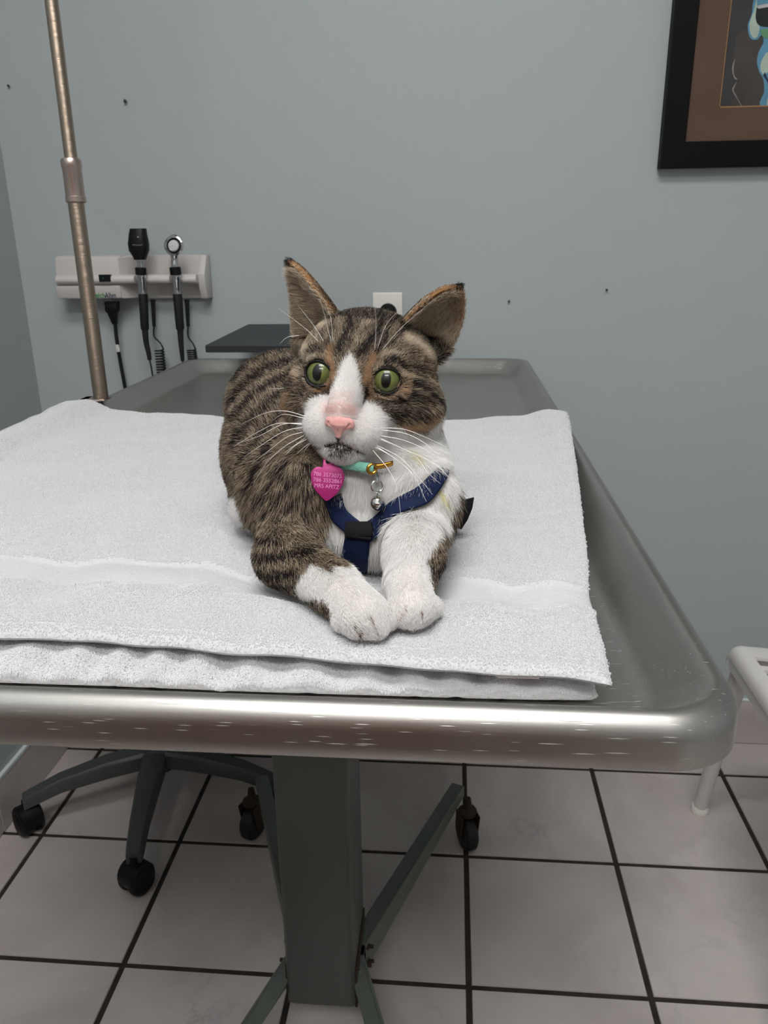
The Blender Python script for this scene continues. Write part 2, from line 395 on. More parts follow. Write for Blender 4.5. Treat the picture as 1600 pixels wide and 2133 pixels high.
# four splayed flat-bar legs, each bolted against a side of the column
def leg_bar(side, fb):
    xs = colx1 if side > 0 else colx0
    ya, yb_ = (coly1 - .05, 1.262) if fb > 0 else (coly0 + .052, .462)
    xt = .034 if side > 0 else -.364
    p0 = np.array([xs + side*.0045, ya - fb*.045, 0]); p1 = np.array([xs + side*.0045, ya, 0]); p2 = np.array([xt, yb_, 0])
    h0, h1 = .098, .146
    m = MB()
    d = (p2-p1)/np.linalg.norm(p2-p1); n = np.array([-d[1], d[0], 0])*.003; n0 = np.array([.003, 0, 0])
    def slab(a, b, na, nb, za0, za1, zb0, zb1):
        vs = [a-na+[0,0,za0], a+na+[0,0,za0], a+na+[0,0,za1], a-na+[0,0,za1], b-nb+[0,0,zb0], b+nb+[0,0,zb0], b+nb+[0,0,zb1], b-nb+[0,0,zb1]]
        m.add(vs, [(0,1,2,3),(7,6,5,4),(0,4,5,1),(1,5,6,2),(2,6,7,3),(3,7,4,0)])
    slab(p0, p1, n0, n0, h0, h1, h0, h1)
    slab(p1, p2, n, n, h0, h1, h0 + .008, h1 - .016)
    # top flange of the angle iron
    fl_ = np.array([n[0], n[1], 0]); fl_ = fl_/np.linalg.norm(fl_)*.022*(-1 if (n[0]*side) > 0 else 1)
    a, b = p1, p2
    vs = [a+[0,0,h1-.004], a+fl_+[0,0,h1-.004], b+fl_+[0,0,h1-.020], b+[0,0,h1-.020], a+[0,0,h1], a+fl_+[0,0,h1], b+fl_+[0,0,h1-.016], b+[0,0,h1-.016]]
    m.add(vs, [(0,1,2,3),(7,6,5,4),(0,4,5,1),(1,5,6,2),(2,6,7,3),(3,7,4,0)])
    lg = m.build('leg', MAT['grey_green'], table, smooth=0, bevel=.001, bseg=1)
    bo = MB()
    for zz in (.108, .136):
        bo.lathe([(.0055,0),(.0055,.005),(.003,.005),(.003,.012)], (xs + side*.0065, ya - fb*.025, zz), (side,0,0), 6)
    bo.build('bolt', MAT['rust'], lg, smooth=0)
    # caster
    c = p2 + d*-.002
    w_ = MB(); rr = .036; ax = np.array([math.cos(.35*side*fb), math.sin(.35*side*fb), 0]); cc = np.array([c[0] + .010*side, c[1] - .012, rr])
    w_.lathe([(.010,-.013),(.030,-.0125),(.035,-.008),(rr,0),(.035,.008),(.030,.0125),(.010,.013)], cc, ax, 28)
    wh = w_.build('caster', MAT['black_rubber'], table)
    fk = MB()
    for s_ in (-1, 1):
        o = cc + ax*s_*.0155
        pr = np.cross(ax, [0,0,1]); 
        fk.prism([o + pr*-.012 + [0,0,-.006], o + pr*.012 + [0,0,-.006], o + pr*.022 + [0,0,.046], o + pr*-.016 + [0,0,.046]], ax*s_*.002)
    fk.lathe([(.014,0),(.018,.003),(.018,.009),(.009,.013),(.006,.036)], cc + [0,0,.040], (0,0,1), 16)
    fk.build('fork', MAT['rust'], wh, smooth=30)
for sd in (1, -1):
    for fb in (1, -1): leg_bar(sd, fb)
for s_, xs in ((1, colx1), (-1, colx0)): MB().box((xs - (.0015 if s_ > 0 else .002), coly0+.008, .100), (xs + (.002 if s_ > 0 else .0015), coly1-.006, .17)).build('mounting_plate', MAT['rust'], table, smooth=0)

# ------------------------------------------------------------------ drip pole clamped on the left rim
px_, py_ = -.4985, 1.087
pole = thing('drip_pole', (px_, py_, TZ-.03), 'tall thin brown-grey steel drip pole standing at the left rim of the exam table', 'pole')
pl = at_y(162, 330, py_); pl2 = at_y(170, 422, py_); zj0, zj1 = pl2[2], pl[2]
MB().tube([(px_, py_, TZ+.0030), (px_, py_, zj0+.01)], .0104, 24).build('lower_tube', MAT['pole'], pole)
MB().tube([(px_+.001, py_, zj0), (px_+.004, py_, 2.02)], .0082, 24).build('upper_tube', MAT['pole'], pole)
MB().lathe([(.0118,0),(.0132,.001),(.0132,.007),(.0124,.008),(.0122,zj1-zj0-.012),(.0132,zj1-zj0-.010),(.0132,zj1-zj0-.003),(.0115,zj1-zj0),(.0085,zj1-zj0+.001)], (px_+.0005, py_, zj0), (0,0,1), 28).build('coupling_sleeve', MAT['pole_sleeve'], pole)
hk = MB(); hk.tube([(px_+.004, py_, 2.0), (px_+.004, py_, 2.04), (px_-.02, py_, 2.055), (px_-.08, py_, 2.05), (px_-.105, py_, 2.03), (px_-.115, py_, 2.05)], .003, 10); hk.tube([(px_+.004, py_, 2.04), (px_+.03, py_, 2.055), (px_+.09, py_, 2.05), (px_+.115, py_, 2.03), (px_+.125, py_, 2.05)], .003, 10)
hk.build('hook', MAT['chrome'], pole)
cl_ = MB(); cl_.box((px_-.028, py_-.016, TZ-.045), (px_-.0150, py_+.016, TZ+.0036)); cl_.box((px_-.028, py_-.012, TZ+.0006), (px_+.010, py_+.012, TZ+.0036)); cl_.box((px_-.028, py_-.014, TZ-.045), (px_+.012, py_+.014, TZ-.030))
cl_.build('clamp', MAT['pole_sleeve'], pole, smooth=0, bevel=.0015)

# ------------------------------------------------------------------ rolling stool behind the table
sx, sy = -.597, 1.352
stool = thing('rolling_stool', (sx, sy, 0), 'dark grey five-star rolling stool base with black casters on the floor behind the table', 'stool')
for k in range(5):
    a = math.radians(-80 + 72*k); d = np.array([math.cos(a), math.sin(a), 0]); n = np.array([-d[1], d[0], 0])
    o = np.array([sx, sy, 0]); m = MB(); rs = [.028, .10, .19, .245, .262]; zt_ = [.128, .124, .110, .092, .086]; hh = [.036, .034, .028, .026, .026]; ww = [.024, .021, .017, .015, .013]
    vs = []; fs = []
    for r, zt, h, wd in zip(rs, zt_, hh, ww):
        p = o + d*r
        vs += [p + n*wd*1.0 + [0,0,zt-h], p + n*wd + [0,0,zt-.006], p + n*wd*.75 + [0,0,zt], p - n*wd*.75 + [0,0,zt], p - n*wd + [0,0,zt-.006], p - n*wd + [0,0,zt-h]]
    for i in range(4):
        for q in range(6): fs.append((i*6+q, i*6+(q+1) % 6, (i+1)*6+(q+1) % 6, (i+1)*6+q))
    fs += [tuple(range(5,-1,-1)), tuple(24+q for q in range(6))]
    lg = m.add(vs, fs).build('leg', plain('grey_nylon', (66, 70, 68), .45) if k == 0 else bpy.data.materials['grey_nylon'], stool, smooth=40)
    cc = o + d*.258; ang = a + (.9, .5, 1.3, -.6, .4)[k]; ax = np.array([math.cos(ang), math.sin(ang), 0])
    c_ = MB()
    for s_ in (-1, 1):
        c_.lathe([(.004,-.009),(.020,-.009),(.026,-.006),(.0275,0),(.026,.006),(.021,.010),(.006,.012)] if s_ > 0 else [(.006,-.012),(.021,-.010),(.026,-.006),(.0275,0),(.026,.006),(.020,.009),(.004,.009)], cc + ax*.0135*s_ + [0,0,.0275], ax, 24)
    c_.lathe([(.024,-.022),(.0275,-.018),(.0275,.018),(.024,.022)], cc + np.array([0,0,.036]), ax, 20)
    c_.tube([cc + [0,0,.05], cc + [0,0,.075]], .008, 12)
    c_.build('caster', MAT['black_plastic'], lg, smooth=40)
MB().lathe([(.02,.07),(.036,.08),(.038,.118),(.032,.132),(.022,.138)], (sx, sy, 0), (0,0,1), 28).build('hub', bpy.data.materials['grey_nylon'], stool)
MB().lathe([(.024,.13),(.024,.30),(.014,.30),(.014,.43)], (sx, sy, 0), (0,0,1), 24).build('gas_lift', MAT['black_plastic'], stool)
MB().lathe([(.10,.425),(.15,.43),(.17,.445),(.172,.47),(.16,.487),(.12,.492),(.0,.492)], (sx, sy, 0), (0,0,1), 40).build('seat', plain('black_vinyl', (20,20,22), .45), stool)

# ------------------------------------------------------------------ white plastic chair at the right
cx0, cx1, cy0, cy1, cz = .482, .90, .86, 1.262, .452
chair = thing('plastic_chair', ((cx0+cx1)/2, (cy0+cy1)/2, 0), 'white moulded plastic chair with slotted seat beside the right rim of the exam table', 'chair')
st = MB(); rows = []
def seat_pt(s, t):
    x = cx0 + (cx1-cx0)*s; y = cy0 + (cy1-cy0)*t
    e = min(s, 1-s)*(cx1-cx0); e2 = min(t, 1-t)*(cy1-cy0); z = cz - .010*math.sin(PI*min(1, max(0, s)))
    for q in (e, e2):
        if q < .02: z -= (1 - math.sqrt(max(0, 1-(1-q/.02)**2)))*.02
    return (x, y, z)
ns, nt_ = 40, 40
us = sorted(set([0,.004,.012,.022,.034,.048] + list(np.linspace(.06,.94,26)) + [.952,.966,.978,.988,.996,1]))
slots = [(a, a+.030) for a in (.15,.26,.37,.48,.59,.70,.81)]
nU = len(us); Vt = [seat_pt(s, t) for s in us for t in us]; Vb = [(p[0], p[1], p[2]-.006) for p in Vt]
Fc = []
def in_slot(s, t): return any(a <= t <= b+.02 for a, b in slots) and .075 < s < .86
keep = {}
for i in range(nU-1):
    for j in range(nU-1):
        keep[i, j] = not in_slot((us[i]+us[i+1])/2, (us[j]+us[j+1])/2)
nn = nU*nU
for (i, j), kp in keep.items():
    if not kp: continue
    q = (i*nU+j, (i+1)*nU+j, (i+1)*nU+j+1, i*nU+j+1)
    Fc.append(q); Fc.append(tuple(nn+k for k in reversed(q)))
    for (a, b), nb in (((q[0], q[1]), (i, j-1)), ((q[1], q[2]), (i+1, j)), ((q[2], q[3]), (i, j+1)), ((q[3], q[0]), (i-1, j))):
        if not keep.get(nb, False): Fc.append((a, nn+a, nn+b, b))
st.add(Vt + Vb, Fc)
# skirt under the edge
for x0, x1, y0, y1 in ((cx0+.001, cx0+.006, cy0+.012, cy1-.012), (cx1-.006, cx1-.001, cy0+.012, cy1-.012), (cx0+.012, cx1-.012, cy0+.001, cy0+.006), (cx0+.012, cx1-.012, cy1-.006, cy1-.001)):
    st.box((x0, y0, cz-.045), (x1, y1, cz-.018))
st.build('seat', MAT['chair_white'], chair, smooth=50)
fpt = at_z(1457, 1690, .0)
for (tx, ty, bx, by) in ((cx0+.022, cy1-.02, fpt[0], fpt[1]), (cx1-.03, cy1-.02, cx1, fpt[1]), (cx0+.022, cy0+.03, cx0-.005, cy0-.03), (cx1-.03, cy0+.03, cx1, cy0-.03)):
    lg = MB().tube([(tx, ty, cz-.014), (tx*.97+bx*.03, ty*.97+by*.03, cz-.05), (bx, by, .012)], [.0165, .0160, .0135], 18).build('leg', MAT['chair_white'], chair)
    MB().lathe([(.0165,0),(.0175,.003),(.0175,.009),(.0150,.016)], (bx, by, 0), (0,0,1), 20).build('foot_cap', MAT['white_plastic'], lg)
bk = MB()                                         # the back stands on the far right side: the chair faces the table
for y in np.linspace(cy0+.05, cy1-.05, 6): bk.box((cx1+.006, y-.014, cz+.02), (cx1+.018, y+.014, cz+.30))
bk.box((cx1+.004, cy0+.02, cz+.29), (cx1+.022, cy1-.02, cz+.37)); bk.box((cx1-.012, cy0+.02, cz-.03), (cx1+.020, cy1-.02, cz+.03))
bk.build('backrest', MAT['chair_white'], chair, smooth=30, bevel=.004)

# ------------------------------------------------------------------ black shelf board on the back wall
zs = .953
f0 = at_z(427, 722, zs); b0 = at_y(517, 675, YB); 
shelf = thing('wall_shelf', (-.2, YB, zs), 'flat black laminate shelf board behind the cat, above the far end of the table', 'shelf')
zs = b0[2]; fy = at_z(427, 719, zs)
MB().prism([(fy[0], fy[1], zs), (-.055, fy[1], zs), (-.055, YB-.001, zs), (b0[0], YB-.001, zs)], (0,0,-.012)).build('board', MAT['slab'], shelf, smooth=0, bevel=.0012)
for x in (-.27, -.12):
    MB().prism([(x, YB-.001, zs-.012), (x, YB-.20, zs-.012), (x, YB-.18, zs-.022), (x, YB-.001, zs-.09)], (.012,0,0)).build('bracket', MAT['frame_black'], shelf, smooth=0)

# ------------------------------------------------------------------ wall unit with the two instruments
YU = 1.572                                        # front of the unit
unit = thing('diagnostic_wall_unit', (-.66, YB, 1.04), 'beige wall-mounted diagnostic instrument unit behind the drip pole, holding two black instruments', 'wall unit')
def W(u, v, y=YU): return at_y(u, v, y)
xl, xr = W(112, 580)[0], W(421, 580)[0]
xm = W(247, 580)[0]                               # where the deep left module ends
zt_, zb_ = W(250, 533)[2], W(250, 625)[2]
zr0, zr1 = W(250, 573)[2], W(250, 592)[2]         # the ridge
def ext(profile, x0, x1, mb):                     # profile in (y, z), extruded in x
    mb.prism([(x0, y, z) for y, z in profile], (x1 - x0, 0, 0))
yw = YB - .0005
b_ = MB()
ext([(yw, zb_), (YU+.006, zb_+.003), (YU+.002, zr1-.004), (YU+.010, zr1), (YU+.010, zr0), (YU+.016, zt_-.004), (YU+.022, zt_), (yw, zt_+.002)], xl, xm, b_)
b_.build('transformer_housing', MAT['beige'], unit, smooth=30, bevel=.0022)
b_ = MB()
ext([(yw, zb_), (yw-.014, zb_), (yw-.018, zt_), (yw, zt_)], xm-.004, xr, b_)
b_.build('back_plate', MAT['beige'], unit, smooth=30, bevel=.002)
b_ = MB()
b_.prism([(xm, YU+.006, zb_+.002), (xm+.030, yw-.012, zb_+.002), (xm, yw-.012, zb_+.002)], (0, 0, zt_-zb_-.004))
b_.build('housing_flank', MAT['beige'], unit, smooth=0, bevel=.0015)
# ridge, running on to the right as the cradle with two notches
rg = MB(); cr = []
n1, n2 = W(289, 583)[0], W(363, 583)[0]; hw = .0085
def ridge(x0, x1, y0=YU-.004, tip=True):
    zc = (zr0+zr1)/2; h = (zr0-zr1)/2
    pr = [(yw-.01, zc-h)] + [(y0+.010-.010*math.cos(a), zc+h*math.sin(a)) for a in np.linspace(-PI/2, PI/2, 9)] + [(yw-.01, zc+h)]
    rg.prism([(x0, y, z) for y, z in pr], (x1-x0, 0, 0))
ridge(xl+.004, n1-hw); ridge(n1+hw, n2-hw); ridge(n2+hw, xr-.012)
rg.prism([(n1-hw-.001, yw-.012, zr1+.001), (n1+hw+.001, yw-.012, zr1+.001), (n1+hw+.001, YU+.030, zr1+.001), (n1-hw-.001, YU+.030, zr1+.001)], (0,0,zr0-zr1-.002))
rg.prism([(n2-hw-.001, yw-.012, zr1+.001), (n2+hw+.001, yw-.012, zr1+.001), (n2+hw+.001, YU+.030, zr1+.001), (n2-hw-.001, YU+.030, zr1+.001)], (0,0,zr0-zr1-.002))
rg.build('cradle', MAT['beige_light'], unit, smooth=40, bevel=.0012)
b_ = MB(); b_.prism([(xr-.012, yw, zb_), (xr-.012, yw, zt_), (xr-.012, yw-.022, zt_), (xr-.012, YU+.012, zr0), (xr-.012, YU+.012, zr1-.004), (xr-.012, yw-.034, zb_)], (.014, 0, 0))
b_.build('side_cap', MAT['beige'], unit, smooth=30, bevel=.002)
dA, dB = W(205, 572, YU-.0045), W(231, 587, YU-.0045)
dsp = MB().box((dA[0], YU-.0052, dB[2]), (dB[0], YU+.004, dA[2])).build('display', MAT['display'], unit, smooth=0, bevel=.0006)
MB().ball(((dA[0]+dB[0])/2-.003, YU-.0054, (dA[2]+dB[2])/2), (.0012, .0005, .0012), 10, 6).build('indicator', plain('green_indicator', (50, 120, 60), .3), dsp)
lo = W(219, 615, YU+.0035)
lw = W(241, 615, YU+.0035)
for txt, u0, u1, col in (('Welch', 186, 219.0, plain('logo_green', (40, 140, 60), .5)), ('Allyn', 219, 241.5, plain('logo_blue', (34, 44, 92), .5))):
    a, b = W((u0+u1)/2, 615.5, YU+.0042), W(u1, 615, YU+.0042)
    t = text_mesh('lettering', txt, .0148, col, unit, a, (1,0,0), (0, -.06, 1), depth=.0003)
    xs = [v.co.x for v in t.data.vertices]; k = (W(u1,615,YU)[0]-W(u0,615,YU)[0])/(max(xs)-min(xs)); c = (max(xs)+min(xs))/2
    for v in t.data.vertices: v.co.x = c + (v.co.x - c)*k

# instruments: handle axis follows the picture, standing slightly in front of the cradle
YI = 1.560
def axis_pts(*uv): return [W(u, v, YI) for u, v in uv]
def seg(name, p, q, radii, mat, par, n=20, cnt=None):
    p, q = np.array(p), np.array(q); L = np.linalg.norm(q-p); k = len(radii)
    return MB().lathe([(r, L*i) for r, i in radii], p, q-p, n).build(name, mat, par, smooth=35)
# --- ophthalmoscope (black flat head)
a = axis_pts((291.5, 541), (293, 557), (294, 573), (298, 612), (302, 687), (311, 750))
oph = thing('ophthalmoscope', a[2], 'black ophthalmoscope with broad flat head and chrome neck, left one hanging in the wall unit', 'ophthalmoscope', )
hd = []
for u0, u1, v in ((271.5, 304, 476), (270, 305, 487), (268.5, 309, 508), (270.5, 309.5, 522), (277, 306, 532), (281, 303, 541)): hd.append((W(u0, v, YI), W(u1, v, YI)))
vs = []; fs = []
dep = [.010, .013, .016, .015, .012, .010]
for (p, q), d in zip(hd, dep):
    c = (p+q)/2; hw_ = np.linalg.norm(q-p)/2
    for k in range(16):
        t = 2*PI*k/16; ct, st_ = math.cos(t), math.sin(t)
        vs.append(c + np.array([hw_*math.copysign(abs(ct)**.6, ct), d*math.copysign(abs(st_)**.7, st_), 0]))
for i in range(len(hd)-1):
    for k in range(16): fs.append((i*16+k, i*16+(k+1) % 16, (i+1)*16+(k+1) % 16, (i+1)*16+k))
fs += [tuple(range(15,-1,-1)), tuple((len(hd)-1)*16+k for k in range(16))]
head = MB().add(vs, fs).build('head', MAT['black_plastic'], oph, smooth=50)
q = W(287.5, 494, YI-.0158); MB().ball(q, (.0016, .001, .0016), 10, 6).build('dial_mark', plain('pale_mark', (150,150,150), .5), head)
tw = W(287.5, 511, YI-.0168)
mk = MB()
for k, (du, wd) in enumerate(((-9, 5), (-3.5, 5), (2, 4), (7, 4))): p = W(287.5+du, 511-abs(du)*.12, YI-.0163); mk.box((p[0]-.0022, p[1]-.0006, p[2]-.0010), (p[0]+.0022, p[1]+.002, p[2]+.0010))
mk.build('dial_marking', plain('grey_marking', (96, 96, 100), .5), head, smooth=0)
seg('neck', a[0], a[1], [(.0075,0),(.0075,.3),(.0068,.35),(.0068,1)], MAT['chrome'], oph)
seg('collar', a[1], a[2], [(.0095,0),(.0108,.08),(.0108,.92),(.0095,1)], MAT['black_plastic'], oph)
seg('sleeve', a[2], a[3], [(.0092,0),(.0092,.25),(.0080,.32),(.0080,1)], MAT['chrome'], oph)
seg('handle', a[3], a[4], [(.0084,0),(.0090,.06),(.0082,.95),(.0070,1)], MAT['black_rubber'], oph)
cp = spline([a[4], W(304.5, 712, YI), W(309.5, 735, YI), W(312, 750, YI)], 24)
MB().tube(cp, np.linspace(.0062, .0040, 24), 14).build('strain_relief', MAT['black_rubber'], oph)
def coil(name, par, hang, top, coil_top, coil_bot, bottom):
    """cord: from the handle's tail down below the table edge, up through the coil to its plug under the unit"""
    P = [np.array(p) for p in hang] ; c0, c1 = np.array(coil_top), np.array(coil_bot); n = 190; turns = 11
    hel = []
    for i in range(n):
        t = i/(n-1); c = c1 + (c0-c1)*t; ph = 2*PI*turns*t
        hel.append(c + np.array([math.cos(ph), math.sin(ph), 0])*.0088)
    lead = spline([c0 + [.0088,0,0], c0 + [.004, 0, .012], W(*top[0], YB-.02), W(*top[1], YB-.024)], 16)
    path = list(spline(P, 20)) + hel + list(lead)
    MB().tube(path, .0016, 7).build(name, MAT['black_cord'], par)
    seg('cord_plug', W(top[1][0]-2.5, top[1][1]-53, YB-.024), W(top[1][0], top[1][1]+3, YB-.024), [(.0052,0),(.0052,.06),(.0046,.1),(.0034,1)], MAT['black_rubber'], par)
YC = YB - .03
b0 = W(312, 750, YI)
coil('coiled_cord', oph, [b0, W(317, 775, YI), W(320, 800, 1.575), W(326, 822, 1.585), W(333, 830, YC), W(339, 815, YC), W(339, 800, YC)], [(321, 700), (321, 677)], W(332, 728, YC), W(338, 790, YC), None)
# --- otoscope (chrome ring head)
a = axis_pts((363, 529), (364.5, 556), (366.5, 573), (369.5, 612), (375.5, 687), (380, 752))
oto = thing('otoscope', a[2], 'otoscope with round chrome ring head and black handle, right one hanging in the wall unit', 'otoscope')
c = W(362.5, 512, YI-.004)
hd = MB()
hd.lathe([(.0125,-.010),(.0150,-.004),(.0186,0),(.0186,.003),(.0160,.004),(.0135,.002),(.0115,-.004),(.0,-.006)], c, (0,-1,.12), 32)
head = hd.build('head', MAT['chrome'], oto, smooth=40)
MB().lathe([(.0085,0),(.0105,.002),(.0090,.004),(.0,.005)], c + np.array([0,-.001,.0]), (0,-1,.12), 24).build('lens', plain('milky_glass', (200,200,200), .1), head)
MB().torus(c + np.array([0,.002,.003]), .0142, .0030, (0,-1,.12), 28, 10).build('rim', MAT['black_plastic'], head)
seg('neck', a[0], a[1], [(.0075,0),(.0075,.2),(.0066,.26),(.0066,.55),(.0072,.6),(.0072,1)], MAT['chrome'], oto)
seg('collar', a[1], a[2], [(.0095,0),(.0108,.08),(.0108,.92),(.0095,1)], MAT['black_plastic'], oto)
seg('sleeve', a[2], a[3], [(.0092,0),(.0092,.25),(.0080,.32),(.0080,1)], MAT['chrome'], oto)
seg('handle', a[3], a[4], [(.0084,0),(.0090,.06),(.0082,.95),(.0070,1)], MAT['black_rubber'], oto)
cp = spline([a[4], W(377, 712, YI), W(379, 735, YI), W(380.5, 752, YI)], 24)
MB().tube(cp, np.linspace(.0062, .0036, 24), 14).build('strain_relief', MAT['black_rubber'], oto)
coil('coiled_cord', oto, [W(380.5, 752, YI), W(382, 775, YI), W(386, 800, 1.575), W(394, 815, 1.585), W(402, 815, YC), W(406, 800, YC), W(405, 790, YC)], [(392, 700), (392, 677)], W(399, 728, YC), W(404, 775, YC), None)
# --- power cord with its plug under the unit
pc = thing('power_cord', W(233, 640, YB-.03), 'straight black power cord plugged in under the beige wall unit, with a white tape band', 'cord')
p0, p1, p2 = W(233, 628, YB-.03), W(235, 653, YB-.03), W(240, 675, YB-.03)
pg = MB(); d = p1-p0
pg.prism([p0+[-.0135,-.008,0], p0+[.0135,-.008,0], p0+[.0135,.008,0], p0+[-.0135,.008,0]], (0,0,-.006))
vs = []
for p, hw_, dp in ((p0+[0,0,-.004], .0125, .009), (p1+[0,0,.006], .0125, .009), (p1, .0085, .007), (p2, .0048, .0048)):
    vs += [p+[-hw_,-dp,0], p+[hw_,-dp,0], p+[hw_,dp,0], p+[-hw_,dp,0]]
fs = [(0,1,2,3),(15,14,13,12)]
for i in range(3):
    for k in range(4): fs.append((i*4+k, i*4+(k+1)%4, (i+1)*4+(k+1)%4, (i+1)*4+k))
pg.add(vs, fs); pg.build('plug', MAT['black_plastic'], pc, smooth=30, bevel=.0012)
cd = spline([p2, W(243, 705, YB-.028), W(251, 755, YB-.022), W(262, 815, YB-.016), W(270, 870, YB-.013), W(276, 960, YB-.012), W(282, 1100, YB-.012)], 60)
MB().tube(cd, .0038, 12).build('cord', MAT['black_cord'], pc)
MB().tube([W(244.3, 717, YB-.0265), W(246.6, 732, YB-.0248)], .0043, 14).build('tape_band', MAT['white_plastic'], pc, label='white tape band on the cord')

# ------------------------------------------------------------------ wall outlet behind the cat's head, with a black plug
oa, ob = at_y(776, 609, YB), at_y(839, 609, YB)
zo = (oa[2]+ob[2])/2; ow = ob[0]-oa[0]; oh = ow*1.62
ot = thing('wall_outlet', ((oa[0]+ob[0])/2, YB, zo-oh/2), 'white wall outlet plate just behind the top of the cat\'s head', 'outlet')
MB().box((oa[0], YB-.006, zo-oh), (ob[0], YB-.0003, zo)).build('cover_plate', MAT['white_plastic'], ot, smooth=30, bevel=.003, bseg=3)
xc = (oa[0]+ob[0])/2
for dz in (-.30, -.70):
    rc = MB().lathe([(.0,0),(.0140,0),(.0135,.0012),(.0,.0012)], (xc, YB-.006, zo+dz*oh), (0,-1,0), 24).build('receptacle', MAT['white_plastic'], ot)
    sl = MB()
    for s_ in (-1, 1): sl.box((xc+s_*.005-.0008, YB-.0074, zo+dz*oh-.001), (xc+s_*.005+.0008, YB-.007, zo+dz*oh+.006))
    sl.build('slot', MAT['frame_black'], rc, smooth=0)
MB().ball((xc, YB-.0062, zo-oh/2), (.0025,.0012,.0025), 10, 6).build('screw', MAT['chrome'], ot)
pk = at_y(808, 651, YB-.02)
pt = thing('plug', (pk[0], YB-.007, pk[2]), 'round black plug pushed into the white wall outlet behind the cat', 'plug')
MB().lathe([(.0165,0),(.0175,.004),(.0170,.016),(.0120,.022),(.0,.023)], (pk[0], YB-.0072, pk[2]), (0,-1,0), 28).build('plug_body', MAT['black_plastic'], pt)
MB().tube(spline([(pk[0], YB-.024, pk[2]-.008), (pk[0], YB-.028, pk[2]-.03), (pk[0]+.004, YB-.018, pk[2]-.12), (pk[0]+.006, YB-.01, pk[2]-.5)], 24), .003, 10).build('cord', MAT['black_cord'], pt)

# ------------------------------------------------------------------ framed picture
YP = YB - .026
fa = at_y(1375, 352, YP); fi = at_y(1428.5, 298, YP+.004); ar = at_y(1497, 228, YP+.008)
pw, ph = .56, .66
x0, z0 = fa[0], at_y(1490, 348, YP)[2]
pic = thing('framed_picture', (x0+pw/2, YB, z0), 'black framed painting of a pale blue dog with brown mat on the wall', 'picture')
bw = at_y(1428.5, 298, YP)[0] - x0 ; bh = at_y(1500, 293, YP)[2] - z0
fr = MB()
y1 = YB - .001
for poly in ([(x0,z0),(x0+pw,z0),(x0+pw-bw,z0+bh),(x0+bw,z0+bh)], [(x0+pw,z0),(x0+pw,z0+ph),(x0+pw-bw,z0+ph-bh),(x0+pw-bw,z0+bh)],
             [(x0+pw,z0+ph),(x0,z0+ph),(x0+bw,z0+ph-bh),(x0+pw-bw,z0+ph-bh)], [(x0,z0+ph),(x0,z0),(x0+bw,z0+bh),(x0+bw,z0+ph-bh)]):
    fr.prism([(x, YP, z) for x, z in poly], (0, y1-YP, 0))
fr.build('frame', MAT['frame_black'], pic, smooth=0, bevel=.0015)
ax0, az0 = at_y(1497, 228, YP+.010)[0], at_y(1540, 224, YP+.010)[2]
mx, mz = ax0 - x0, az0 - z0
mb_ = MB(); ym = YP + .008
for poly in ([(x0+bw-.002,z0+bh-.002),(x0+pw-bw+.002,z0+bh-.002),(x0+pw-mx,az0),(ax0,az0)], [(x0+pw-bw+.002,z0+bh-.002),(x0+pw-bw+.002,z0+ph-bh+.002),(x0+pw-mx,z0+ph-mz),(x0+pw-mx,az0)],
             [(x0+pw-bw+.002,z0+ph-bh+.002),(x0+bw-.002,z0+ph-bh+.002),(ax0,z0+ph-mz),(x0+pw-mx,z0+ph-mz)], [(x0+bw-.002,z0+ph-bh+.002),(x0+bw-.002,z0+bh-.002),(ax0,az0),(ax0,z0+ph-mz)]):
    mb_.prism([(x, ym, z) for x, z in poly], (0, .002, 0))
mb_.build('mat_board', MAT['mat_board'], pic, smooth=0)
be = MB(); e_ = .0022
for lo, hi in (((ax0,ym-.0004,az0),(x0+pw-mx,ym+.0026,az0+e_)), ((ax0,ym-.0004,az0),(ax0+e_*.6,ym+.0026,z0+ph-mz))): be.box(lo, hi)
be.build('mat_bevel', MAT['gold_bevel'], pic, smooth=0)
art = MB(); ya = ym + .003
art.box((ax0-.004, ya, az0-.004), (x0+pw-mx+.004, ya+.003, z0+ph-mz+.004))
lev = [0]
def paint(idx, pts, n=40):
    """a flat dab of paint on the canvas; points in picture pixels, smoothed to a closed outline"""
    lev[0] += 1; P = [at_y(u, v, ya) for u, v in pts]; art.cm = idx
    C = spline(P + [P[0]], n)[:-1]; y = ya - .00006*lev[0]
    C = [(c[0], y, c[2]) for c in C if True]
    art.prism(C, (0, .00006*lev[0]+.0005, 0))
XR = 1780                                          # the dog's middle line lies beyond the picture's right edge
paint(1, [(1528,115),(1524,150),(1534,165),(1545,166),(1524,184),(1530,200),(1548,224),(1800,224),(1800,60),(1560,60)], 70)
paint(2, [(1532,122),(1526,136),(1526,150),(1530,163),(1536,166),(1535,164),(1530,158),(1528,148),(1529,135)], 50)
paint(2, [(1536,168),(1527,182),(1526,190),(1535,205),(1546,224),(1547,224),(1537,205),(1529,190),(1529,184)], 50)
paint(3, [(1590,90),(1580,110),(1577,130),(1582,150),(1590,165),(1592,190),(1590,224),(1700,224),(1700,60),(1600,60)], 70)   # blue chest
paint(4, [(1596,110),(1586,128),(1584,145),(1592,156),(1602,150),(1610,170),(1600,200),(1605,224),(1680,224),(1680,100)], 60)   # pale bib
paint(5, [(1594,150),(1600,165),(1610,178),(1606,190),(1598,170),(1590,158)], 40)                                     # dark line
paint(3, [(1572,-10),(1568,10),(1566,30),(1558,52),(1560,72),(1566,82),(1578,82),(1586,74),(1600,80),(1640,84),(1640,-30)], 70)   # muzzle
paint(4, [(1576,-8),(1571,20),(1562,46),(1562,64),(1568,78),(1576,78),(1582,62),(1580,40),(1578,20)], 60)
paint(7, [(1583,62),(1600,60),(1640,62),(1640,80),(1600,78),(1588,74)], 40)
